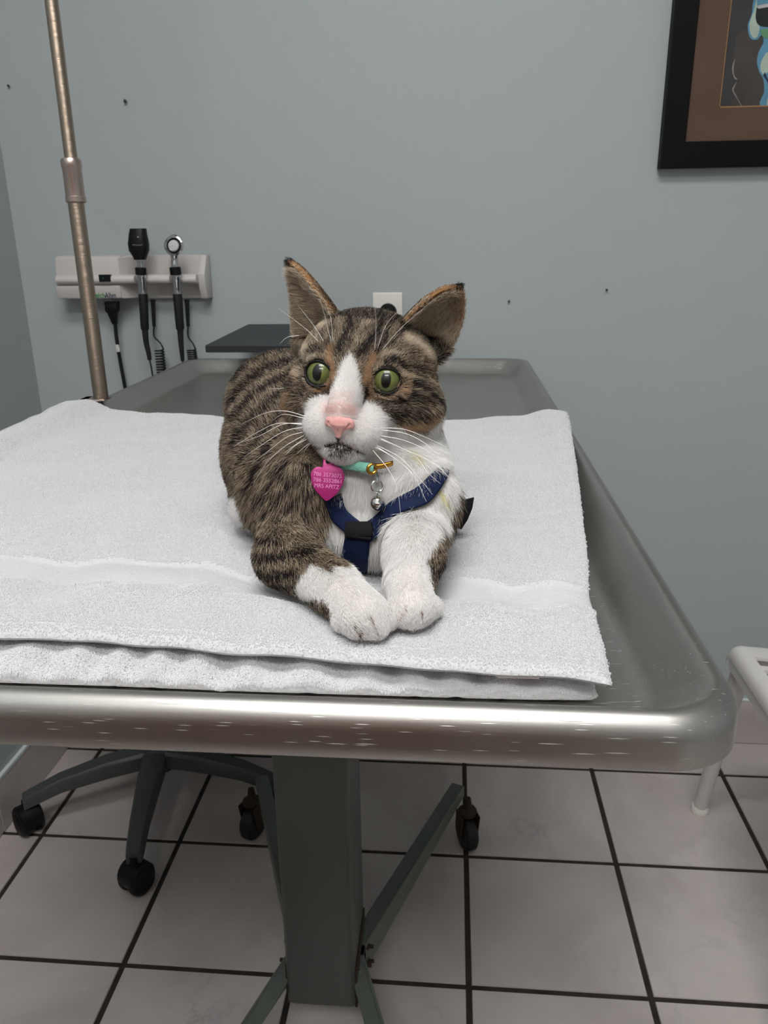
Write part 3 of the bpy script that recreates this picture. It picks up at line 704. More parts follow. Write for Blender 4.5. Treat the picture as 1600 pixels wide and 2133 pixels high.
paint(6, [(1576,16),(1574,36),(1578,50),(1590,56),(1610,56),(1630,50),(1630,10),(1600,10)], 50)   # dark nose and mouth
paint(8, [(1578,12),(1600,8),(1625,10),(1625,16),(1600,15),(1580,18)], 40)
paint(7, [(1586,70),(1594,66),(1604,72),(1600,79),(1590,78)], 30)
acol = [(62,60,62),(72,67,64),(150,146,142),(96,148,176),(176,192,178),(40,50,84),(34,38,40),(104,150,110),(196,190,190)]
AM = []
for k, c in enumerate(acol): AM.append(plain('paint_' + ('ground','coat','chalk','blue','pale','navy','black','green','pink')[k], c, .85, var=(22, tuple(int(x*.82) for x in c), .9)))
art.build('artwork', AM, pic, smooth=0)
# nails and scuffs left in the wall
for (u, v), lb in (((263, 212), 'small dark nail in the wall above the drip pole'), ((1060, 628), 'tiny dark nail in the wall, right of the cat\'s ear, the lower of two'), ((1263, 604), 'tiny dark nail in the wall below the framed picture'), ((20, 180), 'tiny dark nail in the wall left of the drip pole')):
    p = at_y(u, v, YB); r = .0032 if u == 263 else .0022
    o = MB().lathe([(r*.5,-.004),(r*.5,.004),(r,.0045),(r,.0058),(r*.6,.0066),(0,.0067)], (p[0], YB, p[2]), (0,-1,.1), 12).build('nail', MAT['nail'], None, loc=(p[0], YB, p[2]))
    tag(o, lb, 'nail', 'nails in the back wall')
SC.view_settings.view_transform = 'Standard'; SC.view_settings.look = 'None'; SC.view_settings.gamma = 1; SC.view_settings.use_curve_mapping = False
SC.view_settings.exposure = 0.0

# ------------------------------------------------------------------ towel
def hair_obj(name, P, R, mat, parent=None, col=None):
    """P: (n,k,3) world points, R: (n,k) radii, col: (n,k,3) linear colours"""
    n, k, _ = P.shape; cv = bpy.data.hair_curves.new(name); cv.add_curves([k]*n)
    off = np.array(wloc(parent)) if parent is not None else np.zeros(3)
    cv.attributes['position'].data.foreach_set('vector', (P - off).astype(np.float32).ravel())
    a = cv.attributes.get('radius') or cv.attributes.new('radius', 'FLOAT', 'POINT'); a.data.foreach_set('value', R.astype(np.float32).ravel())
    if col is not None:
        a = cv.attributes.new('coat', 'FLOAT_COLOR', 'POINT'); a.data.foreach_set('color', np.concatenate([col, np.ones((n, k, 1))], 2).astype(np.float32).ravel())
    cv.materials.append(mat); o = bpy.data.objects.new(name, cv); COL.objects.link(o)
    if parent is not None: o.parent = parent
    return o
class Waves:
    """smooth random height field: a sum of plane waves between two wavelengths"""
    def __init__(s, seed, l0, l1, n=18):
        r = np.random.default_rng(seed); L = np.exp(r.uniform(math.log(l0), math.log(l1), n)); a = r.uniform(0, 2*PI, n)
        s.k = np.stack([np.cos(a), np.sin(a)], 1)*(2*PI/L)[:, None]; s.p = r.uniform(0, 2*PI, n); s.n = n
    def __call__(s, x, y): return np.cos(np.tensordot(np.stack([x, y], -1), s.k, ([-1], [1])) + s.p).sum(-1)/math.sqrt(s.n/2)
MAT['terry'] = None
def terry_mat():
    m, nt, b = new_mat('white_terry_cotton'); b.inputs['Base Color'].default_value = (*lin((196, 195, 197)), 1); b.inputs['Roughness'].default_value = .9; b.inputs['Specular IOR Level'].default_value = .15
    b.inputs['Sheen Weight'].default_value = .2
    tc = N(nt, 'ShaderNodeTexCoord')
    v = N(nt, 'ShaderNodeTexVoronoi', i_Scale=420.0); nt.links.new(tc.outputs['Object'], v.inputs['Vector'])
    n = N(nt, 'ShaderNodeTexNoise', i_Scale=160.0, i_Detail=3.0); nt.links.new(tc.outputs['Object'], n.inputs['Vector'])
    ad = N(nt, 'ShaderNodeMath', operation='ADD'); nt.links.new(v.outputs['Distance'], ad.inputs[0]); nt.links.new(n.outputs['Fac'], ad.inputs[1])
    bp = N(nt, 'ShaderNodeBump', i_Strength=.5, i_Distance=.0012); nt.links.new(ad.outputs[0], bp.inputs['Height']); nt.links.new(bp.outputs['Normal'], b.inputs['Normal'])
    return m
MAT['terry'] = terry_mat()
MAT['pile'] = plain('white_terry_loops', (237, 236, 238), .9, spec=.1)
_nt = MAT['pile'].node_tree; _t = N(_nt, 'ShaderNodeBsdfTranslucent'); _t.inputs['Color'].default_value = (*lin((237, 236, 238)), 1); _m = N(_nt, 'ShaderNodeMixShader'); _m.inputs[0].default_value = .35
_nt.links.new(_nt.nodes['Principled BSDF'].outputs[0], _m.inputs[1]); _nt.links.new(_t.outputs[0], _m.inputs[2]); _nt.links.new(_m.outputs[0], _nt.nodes['Material Output'].inputs['Surface'])
ZT = .8995                                        # top of the upper layer
def curve_z(px, z): return np.array([at_z(u, v, z) for u, v in px])
def interp_xy(P, n): return spline(P, n)
def fx(px, z):
    P = curve_z(px, z); o = np.argsort(P[:, 0]); return lambda x: np.interp(x, P[o, 0], P[o, 1])
XLEFT = -.5345                                    # the towel runs over the left rim and hangs there
front_px = [(0,1328),(150,1330),(300,1340),(500,1354),(700,1367),(900,1383),(1000,1391),(1100,1394),(1200,1401),(1277,1411)]
right_px = [(1277,1411),(1262,1345),(1243,1280),(1228,1225),(1226,1170),(1217,1100),(1206,1020),(1195,945),(1188,902),(1182,872)]
far_px = [(1182,872),(1050,867),(950,872),(700,868),(480,868),(350,858),(205,848)]
Pf = curve_z(front_px, ZT-.007); Pr = curve_z(right_px, ZT); Pb = curve_z(far_px, ZT)
yF0 = Pf[0,1] + .004
Pf = np.vstack([[XLEFT, yF0+.022, 0], [-.38, yF0+.012, 0], Pf]); Pb = np.vstack([Pb, [-.503, Pb[-1,1]-.012, 0], [XLEFT, Pb[-1,1]-.045, 0]])
NS, NT = 250, 240
Fc_ = spline(Pf, 600); Rc_ = spline(Pr, NT); Bc_ = spline(Pb[::-1], 600)
sx_ = np.linspace(XLEFT, 1, NS)
def resamp(C, n):
    L = np.concatenate([[0], np.cumsum(np.linalg.norm(np.diff(C[:, :2], axis=0), axis=1))]); q = np.linspace(0, L[-1], n)
    return np.stack([np.interp(q, L, C[:, i]) for i in range(2)], 1)
fC = resamp(Fc_, NS); bC = resamp(Bc_, NS); rC = resamp(Rc_, NT); lC = np.stack([np.full(NT, XLEFT), np.linspace(fC[0,1], bC[0,1], NT)], 1)
s_ = np.linspace(0, 1, NS)[:, None, None]; t_ = np.linspace(0, 1, NT)[None, :, None]
XY = (1-t_)*fC[:, None] + t_*bC[:, None] + (1-s_)*lC[None] + s_*rC[None] - ((1-s_)*(1-t_)*fC[0] + s_*(1-t_)*fC[-1] + (1-s_)*t_*bC[0] + s_*t_*bC[-1])
X_, Y_ = XY[..., 0], XY[..., 1]
w1 = Waves(3, .10, .24); w2 = Waves(5, .035, .08); w3 = Waves(8, .012, .03)
band_t = fx([(0,1158),(120,1165),(235,1160),(330,1172),(430,1168),(500,1190),(700,1212),(900,1200),(1040,1213),(1225,1222)], ZT)
band_b = fx([(0,1204),(120,1212),(235,1212),(330,1222),(430,1222),(500,1240),(700,1262),(900,1248),(1040,1262),(1232,1270)], ZT)
hemf = fx([(0,1298),(300,1312),(500,1326),(700,1340),(900,1354),(1100,1364),(1270,1380)], ZT)
def sstep(a, b, x): t = np.clip((x-a)/(b-a), 0, 1); return t*t*(3-2*t)
def rim_lift(x):                                  # the towel bulges over the left rim and drops outside it
    z = np.zeros_like(x); z += .0112*sstep(-.455, -.492, x) ; z += .0104*sstep(.085, .122, x); q = np.clip((-.5165 - x)/.018, 0, 1); z -= .19*q**1.6
    return z
EDGE = np.minimum(np.minimum(s_[..., 0]*10, (1-s_[..., 0])*NS/6.0), np.minimum(t_[..., 0]*NT/5.0, (1-t_[..., 0])*NT/6.0))
inband = sstep(0, .003, Y_ - band_b(X_))*sstep(0, .003, band_t(X_) - Y_)
hemline = np.exp(-((Y_ - hemf(X_))/.0020)**2)
def towel_z(x, y): return ZT + .0011*w1(x, y) + .0009*w2(x, y)*sstep(.62, .40, y) + .0004*w2(x, y)
# dents and folds near the cat and the front, as in the photograph
def bump_at(u, v, sx, sy, h, rot=0):
    p = at_z(u, v, ZT); a = math.radians(rot); dx, dy = X_-p[0], Y_-p[1]; q = math.cos(a)*dx + math.sin(a)*dy; r = -math.sin(a)*dx + math.cos(a)*dy
    return h*np.exp(-(q/sx)**2 - (r/sy)**2)
Zt = towel_z(X_, Y_)
for args in ((235,1235,.03,.010,.0035,10), (390,1245,.018,.010,.0045,60), (540,1255,.03,.008,.0035,-10), (110,1260,.03,.012,.003,0), (470,1085,.012,.03,-.004,60), (400,1110,.02,.012,.003,20), (330,1120,.02,.008,-.003,30),
             (1000,1110,.02,.03,.003,0), (1040,1000,.03,.02,.003,20), (1110,1080,.05,.008,.003,25), (1120,1290,.04,.010,.0025,10), (980,1290,.04,.008,.003,-5), (250,930,.08,.02,.003,20), (640,1290,.03,.01,.002,0)): Zt = Zt + bump_at(*args)
Zt = Zt - .0034*np.exp(-(((X_+.085)/.085)**4 + ((Y_-.60)/.17)**4)) - .0022*np.exp(-(((X_+.035)/.05)**4 + ((Y_-.40)/.035)**4))
Zt = Zt - .0024*inband - .0016*hemline + .0013*sstep(0, .002, hemf(X_) - Y_) + rim_lift(X_)
fade_ = .15 + .85*sstep(.0, .045, Y_ - fC[:, None, 1])
Zt = np.where(X_ > -.45, ZT + (Zt - ZT)*fade_, Zt)
rip = .0005*np.sin(X_*2*PI/.052 + .8*np.sin(X_*31))*np.exp(-((Y_-fC[:, None, 1])/.022)**2)*sstep(-.5, -.4, X_)
Zt = Zt + rip
TH = .0085
E_ = np.clip(EDGE, 0, 1); rnd = (1 - np.sqrt(np.clip(1 - (1-E_)**2, 0, 1)))
top = np.stack([X_, Y_, Zt - rnd*TH*.48], -1); bot = np.stack([X_, Y_, Zt - TH + rnd*TH*.48], -1)
bot[..., 0] += .006*np.clip((-.5165 - X_)/.018, 0, 1)
def slab_mesh(top, bot):
    n, m = top.shape[:2]; V = np.concatenate([top.reshape(-1, 3), bot.reshape(-1, 3)]); I = np.arange(n*m).reshape(n, m); B = I + n*m
    q = lambda a, b, c, d: np.stack([a.ravel(), b.ravel(), c.ravel(), d.ravel()], 1)
    F = [q(I[:-1,:-1], I[1:,:-1], I[1:,1:], I[:-1,1:]), q(B[:-1,:-1], B[:-1,1:], B[1:,1:], B[1:,:-1])]
    F += [q(I[:-1,0], B[:-1,0], B[1:,0], I[1:,0]), q(I[1:,-1], B[1:,-1], B[:-1,-1], I[:-1,-1]), q(I[0,1:], B[0,1:], B[0,:-1], I[0,:-1]), q(I[-1,:-1], B[-1,:-1], B[-1,1:], I[-1,1:])]
    return V, np.concatenate(F)
towel = thing('towel', (-.18, .65, ZT), 'folded white terry towel spread over the exam table under the cat', 'towel')
V, Fq = slab_mesh(top, bot); np_mesh('upper_layer', V, Fq, MAT['terry'], towel)
# the lower layer of the folded towel peeps out at the front
lo_px = [(0,1416),(250,1424),(500,1434),(800,1443),(1000,1449),(1150,1452),(1243,1452)]
ZL = ZT - .0125
lf = curve_z(lo_px, ZL-.009); lf = np.vstack([[-.46, lf[0,1]+.002, 0], [-.36, lf[0,1]+.001, 0], lf])
lb = np.stack([np.linspace(-.46, .066, 60), np.full(60, .56), np.zeros(60)], 1)
n1, n2 = 260, 90
fL = resamp(spline(lf, 500), n1); bL = resamp(lb, n1); tt = np.linspace(0, 1, n2)[None, :, None]**1.5
L2 = (1-tt)*fL[:, None] + tt*bL[:, None]; X2, Y2 = L2[..., 0], L2[..., 1]
e2 = np.clip(np.minimum(np.minimum(np.linspace(0,1,n1)[:, None]*n1/5, (1-np.linspace(0,1,n1)[:, None])*n1/4), (Y2 - fL[:, None, 1])/.005), 0, 1); r2 = 1 - np.sqrt(np.clip(1-(1-e2)**2, 0, 1))
dfr = Y2 - fL[:, None, 1]
Z2 = ZL + .0006*w2(X2, Y2) - .0045*np.exp(-(dfr/.012)**2) + .0026*np.sin(X2*2*PI/.028 + 1.3*np.sin(X2*37))*np.exp(-((dfr-.012)/.014)**2)
Zb2 = np.maximum(Z2 - .0098, ZB + .0008)
V, Fq = slab_mesh(np.stack([X2, Y2, Z2 - r2*.0035], -1), np.stack([X2, Y2, np.minimum(Zb2 + r2*.003, Z2-.004)], -1)); np_mesh('lower_layer', V, Fq, MAT['terry'], towel)
lbp = at_z(1075, 1395, ZT-.006)
lb_ = MB(); lb_.box((lbp[0]-.010, lbp[1]-.003, lbp[2]-.0035), (lbp[0]+.012, lbp[1]+.02, lbp[2]-.0025)); lb_.build('care_label', plain('satin_label', (214, 206, 206), .4), towel, smooth=0)
# terry loops: short curled strands, thick near the camera
def terry(n, Xg, Yg, Zg, mask, rng, length=.0011, rad=.00018):
    NSg, NTg = Xg.shape; a = rng.uniform(0, NSg-1.001, n*2); b = rng.uniform(0, NTg-1.001, n*2); i, j = a.astype(int), b.astype(int)
    # keep an even density in world space, falling off with the distance from the camera
    ya = Yg[i, j]; keep = (rng.uniform(0, 1, n*2) < np.clip((.50/np.maximum(ya, .3))**.9, .3, 1)) & (rng.uniform(0, 1, n*2) < mask[i, j]) & (Xg[i, j] > -.512)
    a, b = a[keep][:n], b[keep][:n]; i, j = a.astype(int), b.astype(int); fa, fb = a-i, b-j
    def bl(G): return G[i,j]*(1-fa)*(1-fb) + G[i+1,j]*fa*(1-fb) + G[i,j+1]*(1-fa)*fb + G[i+1,j+1]*fa*fb
    p = np.stack([bl(Xg), bl(Yg), bl(Zg)], 1); m = len(p)
    th = rng.uniform(0, 2*PI, m); d = np.stack([np.cos(th), np.sin(th), np.zeros(m)], 1); L = length*rng.uniform(.6, 1.25, m)[:, None]
    up = np.array([0, 0, 1.0]); k = np.stack([p - up*.0006, p + up*L*.75 + d*L*.12, p + up*L*.80 + d*L*.55, p + up*L*.10 + d*L*.75], 1)
    R = np.full((m, 4), rad)*rng.uniform(.8, 1.25, (m, 1)); R[:, -1] *= .7
    return k, R
mk = 1 - np.clip(inband*1.3, 0, 1); mk = np.clip(mk*(1-.9*hemline), 0, 1)*np.clip(.2 + .8*EDGE, 0, 1)
k1, R1 = terry(560000, X_, Y_, Zt - rnd*TH*.48, mk, RNG)
k2, R2 = terry(90000, X2[:, :34], Y2[:, :34], (Z2 - r2*.0035)[:, :34], np.ones_like(X2[:, :34]), RNG, .0014, .00021)
pile = hair_obj('pile', np.concatenate([k1, k2]), np.concatenate([R1, R2]), MAT['pile'], towel); pile['kind'] = 'stuff'

# ------------------------------------------------------------------ the cat: body surface
# head frame: origin between the eyes, R to the cat's left (picture right), U up, F out of the face
EY = .497
OE = at_y(732, 787, EY)
F0 = CAMP - OE; F0 /= np.linalg.norm(F0)
R0 = np.cross(np.array([0, 0, 1.0]), F0); R0 /= np.linalg.norm(R0); U0 = np.cross(F0, R0)
ro, ya_ = math.radians(7.0), math.radians(13)
R1_ = math.cos(ro)*R0 - math.sin(ro)*U0; HU = math.sin(ro)*R0 + math.cos(ro)*U0
HF = math.cos(ya_)*F0 - math.sin(ya_)*R1_; HR = math.cos(ya_)*R1_ + math.sin(ya_)*F0
def H(r, u, f): return OE + HR*r + HU*u + HF*f
def hpx(u, v, f):                                  # the point of the head plane f seen at a picture point
    d = ray(u, v); t = ((OE + HF*f - CAMP) @ HF)/(d @ HF); return CAMP + d*t
VOX = .0015
LO = np.array([-.262, .355, ZT-.004]); HI = np.array([.040, .86, 1.128])
DIM = np.ceil((HI-LO)/VOX).astype(int) + 1
SDF = np.full(DIM, .05, np.float32)
AX = [LO[i] + np.arange(DIM[i])*VOX for i in range(3)]
def sub(lo, hi):
    a = np.clip(np.floor((lo-LO)/VOX).astype(int), 0, DIM); b = np.clip(np.ceil((hi-LO)/VOX).astype(int)+1, 0, DIM)
    sl = tuple(slice(a[i], b[i]) for i in range(3))
    G = np.stack(np.meshgrid(*[AX[i][sl[i]] for i in range(3)], indexing='ij'), -1).astype(np.float32)
    return sl, G
def smin(a, b, k):
    h = np.clip(.5 + .5*(b-a)/k, 0, 1); return b + (a-b)*h - k*h*(1-h)
def smax(a, b, k): return -smin(-a, -b, k)
def merge(sl, d, k): SDF[sl] = smin(SDF[sl], d.astype(np.float32), k) if k else np.minimum(SDF[sl], d)
def capsule(a, b, ra, rb, k=.012):
    a, b = np.array(a, float), np.array(b, float); m = max(ra, rb) + k + .006
    sl, G = sub(np.minimum(a, b)-m, np.maximum(a, b)+m); ba = b-a
    t = np.clip(((G-a) @ ba)/(ba @ ba), 0, 1); merge(sl, np.linalg.norm(G - (a + t[..., None]*ba), axis=-1) - (ra + (rb-ra)*t), k)
def ellip(c, r, k=.012, axes=None):
    c, r = np.array(c, float), np.array(r, float); m = r.max() + k + .006; sl, G = sub(c-m, c+m); q = G-c
    if axes is not None: q = q @ np.array(axes).T
    k0 = np.linalg.norm(q/r, axis=-1); k1 = np.linalg.norm(q/(r*r), axis=-1); merge(sl, k0*(k0-1)/np.maximum(k1, 1e-6), k)
HAX = [HR, HU, HF]
def hell(c, r, k=.008): ellip(H(*c), r, k, HAX)
def carve(c, r, k=.003):
    c = np.array(c); sl, G = sub(c-r-.01, c+r+.01); SDF[sl] = smax(SDF[sl], (r - np.linalg.norm(G-c, axis=-1)).astype(np.float32), k)
# trunk, lying on the towel, rump away to the left
zb = ZT
capsule((-.062, .545, .956), (-.092, .635, .960), .0520, .0590, .02)
capsule((-.092, .635, .960), (-.148, .755, .954), .0590, .0540, .02)
ellip((-.148, .735, .950), (.058, .068, .056), .02)                       # rump
ellip((-.171, .730, .968), (.034, .050, .036), .02)
ellip((-.144, .618, .950), (.037, .066, .054), .016)                      # thigh on the left
ellip((-.148, .590, .915), (.022, .045, .016), .010)                      # hind foot region
ellip((-.050, .640, .943), (.044, .075, .044), .014)                      # far side of the belly
# shoulders, chest
ellip((-.096, .512, .948), (.0290, .036, .042), .014)                     # left shoulder
ellip((-.022, .522, .946), (.0230, .036, .042), .012)                     # right shoulder
ellip((-.053, .518, .945), (.038, .031, .044), .014)                      # breast
ellip((-.053, .506, .923), (.030, .030, .024), .012)
capsule((-.058, .545, .970), H(0, -.014, -.062), .046, .038, .012)        # neck
ellip(H(.010, -.046, -.048), (.043, .030, .026), .010, HAX)               # throat ruff
ellip((-.112, .552, .940), (.042, .050, .044), .014)                      # flank between shoulder and thigh
ellip((-.020, .500, .946), (.026, .024, .029), .008)                      # right breast, overhanging the leg
TL = [(-.160, .790, ZT+.020), (-.130, .822, ZT+.016), (-.090, .834, ZT+.014), (-.055, .822, ZT+.013), (-.040, .795, ZT+.012)]   # tail, curled behind the body
for a_, b_ in zip(TL[:-1], TL[1:]): capsule(a_, b_, .0125, .0118, .008)
# forelegs
elL = at_z(598, 1158, ZT+.019); wrL = at_z(694, 1222, ZT+.0150); paL = at_z(758, 1282, ZT+.0130)
capsule(elL, wrL, .0180, .0140, .006); capsule(wrL, paL, .0140, .0140, .005)
capsule(elL + [.004, .05, .02], elL, .0255, .0180, .010)
elR = at_z(862, 1160, ZT+.026); wrR = at_z(852, 1222, ZT+.0155); paR = at_z(858, 1266, ZT+.0125)
capsule(elR, wrR, .0165, .0130, .006); capsule(wrR, paR, .0130, .0125, .005)
capsule(elR + [.0, .050, .012], elR, .021, .0165, .006)
for u, v in ((722, 1290), (748, 1302), (779, 1304), (800, 1288)):
    p = at_z(u, v, ZT+.0090); capsule(p + (paL-p)*.5, p, .0090, .0082, .002)
for u, v in ((832, 1280), (853, 1285), (876, 1277), (893, 1265)):
    p = at_z(u, v, ZT+.0085); capsule(p + (paR-p)*.5, p, .0085, .0076, .002)
# furrows between the toes
for (u0, v0), (u1, v1), hz in (((742,1280),(735,1318),.0185), ((768,1284),(765,1324),.0185), ((790,1276),(796,1312),.0180), ((845,1262),(842,1298),.0170), ((866,1262),(866,1297),.0170), ((884,1254),(891,1286),.0165)):
    pa, pb = at_z(u0, v0, ZT+hz), at_z(u1, v1, ZT+.004); sl, G = sub(np.minimum(pa, pb)-.006, np.maximum(pa, pb)+.006); ba = pb-pa; t = np.clip(((G-pa) @ ba)/(ba @ ba), 0, 1)
    SDF[sl] = smax(SDF[sl], (.0005 - np.linalg.norm(G-(pa+t[..., None]*ba), axis=-1)).astype(np.float32), .002)
# head
hell((.001, .0055, -.042), (.0455, .0400, .045), .008)
hell((0, .018, -.028), (.030, .022, .024), .008)
for s in (-1, 1):
    hell((s*.0280 + .002, -.017, -.032), (.0250, .0240, .026), .008)
    hell((s*.0225, .0140, -.0120), (.0120, .0075, .0100), .005)            # brow
    hell((s*.0200, -.0185, -.0050), (.0120, .0085, .0110), .006)           # under the eye
hell((0, -.036, -.018), (.026, .019, .031), .008)
capsule(H(0, .012, -.008), H(0, -.020, .0160), .0120, .0085, .006)         # bridge
for s in (-1, 1): hell((s*.0130, -.0325, .0075), (.0130, .0112, .0112), .010)   # whisker pads
hell((0, -.0275, .0180), (.0080, .0065, .0080), .003)
hell((0, -.0462, .0045), (.0135, .0082, .0112), .006)                      # chin
EYES = []
ER = .0102                                          # eyeball; the lids leave an oval opening
for s in (-1, 1):
    c = H(s*.0213 + .0011, .0006, -.0040); ax = HF*.985 + HR*s*.15 + HU*.02; ax /= np.linalg.norm(ax); EYES.append((c, ax, s))
    ellip(c, (.0122, .0122, .0122), .004)
    ex = np.cross(HU, ax); ex /= np.linalg.norm(ex); ey = np.cross(ax, ex)
    sl, G = sub(c-.024, c+.024); q = G - c; qx, qy, qz = q @ ex, q @ ey, q @ ax
    open_ = np.maximum((np.sqrt((qx/.0088)**2 + (qy/np.where(qy > 0, .0073, .0084))**2) - 1)*.0084, -qz)
    ball_ = np.linalg.norm(q, axis=-1) - .0104
    SDF[sl] = smax(smax(SDF[sl], -open_.astype(np.float32), .0015), -ball_.astype(np.float32), .001)
# mouth groove: a shallow notch between pads and chin
for a, b in (((0,-.0340,.0250), (0,-.0400,.0200)), ((0,-.0410,.0180), (.014,-.0450,.008)), ((0,-.0410,.0180), (-.014,-.0450,.008))):
    pa, pb = H(*a), H(*b); sl, G = sub(np.minimum(pa, pb)-.006, np.maximum(pa, pb)+.006); ba = pb-pa; t = np.clip(((G-pa) @ ba)/(ba @ ba), 0, 1)
    SDF[sl] = smax(SDF[sl], (.0016 - np.linalg.norm(G-(pa+t[..., None]*ba), axis=-1)).astype(np.float32), .002)
# ears: cupped sheets between two rim curves, thickened
def ear_sheet(A, B, back, bulge, n=26, m=18):
    A, B = spline(A, n), spline(B, n); t = np.linspace(0, 1, m)[None, :, None]; s = np.linspace(0, 1, n)[:, None, None]
    prof_ = np.sin(PI*t)**.8*(1 - s**1.6)*bulge
    return A[:, None]*(1-t) + B[:, None]*t + prof_*np.array(back)
EARS = []
tip = hpx(601, 545, -.030)
EARS.append(ear_sheet([hpx(622, 735, -.058), hpx(616, 690, -.052), hpx(611, 640, -.046), hpx(605, 590, -.038), tip],
                      [hpx(712, 690, -.022), hpx(690, 648, -.020), hpx(662, 608, -.020), hpx(630, 566, -.024), tip + HR*.0015], -HF*.75 + HR*.62 + HU*.1, .020))
tip = hpx(957, 598, -.036)
EARS.append(ear_sheet([hpx(822, 700, -.020), hpx(848, 661, -.018), hpx(884, 626, -.020), hpx(922, 602, -.026), tip - HR*.0012],
                      [hpx(912, 750, -.050), hpx(942, 712, -.054), hpx(961, 668, -.054), hpx(964, 628, -.046), tip + HR*.0010], -HF*.85 - HR*.35 + HU*.1, .020))
for E in EARS:
    n, m, _ = E.shape; I = np.arange(n*m).reshape(n, m); q = np.stack([I[:-1,:-1].ravel(), I[1:,:-1].ravel(), I[1:,1:].ravel(), I[:-1,1:].ravel()], 1)
    bv = BVHTree.FromPolygons([Vector(p) for p in E.reshape(-1, 3)], [tuple(map(int, f)) for f in q])
    sl, G = sub(E.reshape(-1, 3).min(0)-.007, E.reshape(-1, 3).max(0)+.007); Gf = G.reshape(-1, 3); d = np.full(len(Gf), .05, np.float32)
    for i, p in enumerate(Gf):
        r = bv.find_nearest(Vector(p), .007)
        if r[0] is not None: d[i] = r[3]
    merge(sl, d.reshape(G.shape[:3]) - .0019, .004)
# flat underside on the towel
SDF[...] = smax(SDF, np.broadcast_to((ZT + .0015 - AX[2])[None, None, :], DIM).astype(np.float32), .004)
def surface_nets(S, lo, h):
    ins = S < 0; c = np.zeros(tuple(np.array(S.shape)-1), np.int8)
    sls = [(slice(0,-1) if a == 0 else slice(1,None)) for a in (0, 1)]
    for i in (0,1):
        for j in (0,1):
            for k in (0,1): c += ins[sls[i], sls[j], sls[k]]
    act = (c > 0) & (c < 8); idx = -np.ones(act.shape, np.int64); pos = np.argwhere(act); idx[act] = np.arange(len(pos))
    acc = np.zeros((len(pos), 3)); cnt = np.zeros(len(pos)); cor = [(i, j, k) for i in (0,1) for j in (0,1) for k in (0,1)]
    val = {q: S[pos[:,0]+q[0], pos[:,1]+q[1], pos[:,2]+q[2]] for q in cor}
    for a in cor:
        for ax in range(3):
            if a[ax]: continue
            b = list(a); b[ax] = 1; va, vb = val[a], val[tuple(b)]; m = (va < 0) != (vb < 0); t = np.where(m, va/np.where(m, va-vb, 1), 0)
            p = np.array(a, float)[None].repeat(len(pos), 0); p[:, ax] += t; acc += p*m[:, None]; cnt += m
    V = lo + (pos + acc/cnt[:, None])*h; Q = []
    for ax in range(3):
        b, c_ = (ax+1) % 3, (ax+2) % 3; s0 = [slice(None)]*3; s1 = [slice(None)]*3; s0[ax] = slice(0,-1); s1[ax] = slice(1,None)
        A, B = ins[tuple(s0)], ins[tuple(s1)]; e = np.argwhere(A != B); e = e[(e[:, b] > 0) & (e[:, c_] > 0) & (e[:, b] < S.shape[b]-1) & (e[:, c_] < S.shape[c_]-1)]
        f = []
        for db, dc in ((-1,-1), (0,-1), (0,0), (-1,0)):
            g_ = e.copy(); g_[:, b] += db; g_[:, c_] += dc; f.append(idx[g_[:,0], g_[:,1], g_[:,2]])
        f = np.stack(f, 1); flip = ~A[e[:,0], e[:,1], e[:,2]]; f[flip] = f[flip][:, ::-1]; Q.append(f)
    return V, np.concatenate(Q)
CV, CQ = surface_nets(SDF, LO, VOX)
# keep the largest connected piece of the grid surface and relax it a little
nb = len(CV); E2 = np.concatenate([CQ[:, [0,1]], CQ[:, [1,2]], CQ[:, [2,3]], CQ[:, [3,0]]])
def relax(V, it, lam=.5):
    for _ in range(it):
        acc = np.zeros_like(V); cnt = np.zeros(len(V)); np.add.at(acc, E2[:,0], V[E2[:,1]]); np.add.at(cnt, E2[:,0], 1); V = V + lam*(acc/np.maximum(cnt, 1)[:, None] - V)
    return V
CV = relax(CV, 2)

# ------------------------------------------------------------------ the cat: object, coat and fur
CATLOC = (-.085, .60, ZT)
def attr_mat(name, rough, hair=False):
    m, nt, b = new_mat(name); a = N(nt, 'ShaderNodeAttribute', attribute_name='coat')
    if not hair:
        nt.links.new(a.outputs['Color'], b.inputs['Base Color']); b.inputs['Roughness'].default_value = rough; b.inputs['Specular IOR Level'].default_value = .1; return m
    d = N(nt, 'ShaderNodeBsdfPrincipled'); d.inputs['Roughness'].default_value = rough; d.inputs['Specular IOR Level'].default_value = .22; nt.links.new(a.outputs['Color'], d.inputs['Base Color'])
    t = N(nt, 'ShaderNodeBsdfTranslucent'); nt.links.new(a.outputs['Color'], t.inputs['Color'])
    mx = N(nt, 'ShaderNodeMixShader'); mx.inputs[0].default_value = .30; nt.links.new(d.outputs[0], mx.inputs[1]); nt.links.new(t.outputs[0], mx.inputs[2])
    nt.links.new(mx.outputs[0], nt.nodes['Material Output'].inputs['Surface']); nt.nodes.remove(b)
    return m
cat = np_mesh('cat', CV, CQ, attr_mat('cat_skin', .8), loc=CATLOC)
tag(cat, 'brown tabby and white cat with green eyes crouching on the white towel', 'cat')
CBVH = BVHTree.FromPolygons([Vector(p) for p in CV], [tuple(map(int, q)) for q in CQ])
def hit(u, v, off=0.0):
    d = Vector(ray(u, v)).normalized(); r = CBVH.ray_cast(Vector(CAMP), d)
    if r[0] is None:                              # just past the outline: the nearest skin point
        r = min((CBVH.find_nearest(Vector(CAMP) + d*t) for t in np.linspace(.42, .7, 57)), key=lambda q: q[3])
        return np.array(r[0] + r[1]*off), np.array(r[1])
    n = r[1] if r[1].dot(d) < 0 else -r[1]
    return np.array(r[0] + n*off), np.array(n)
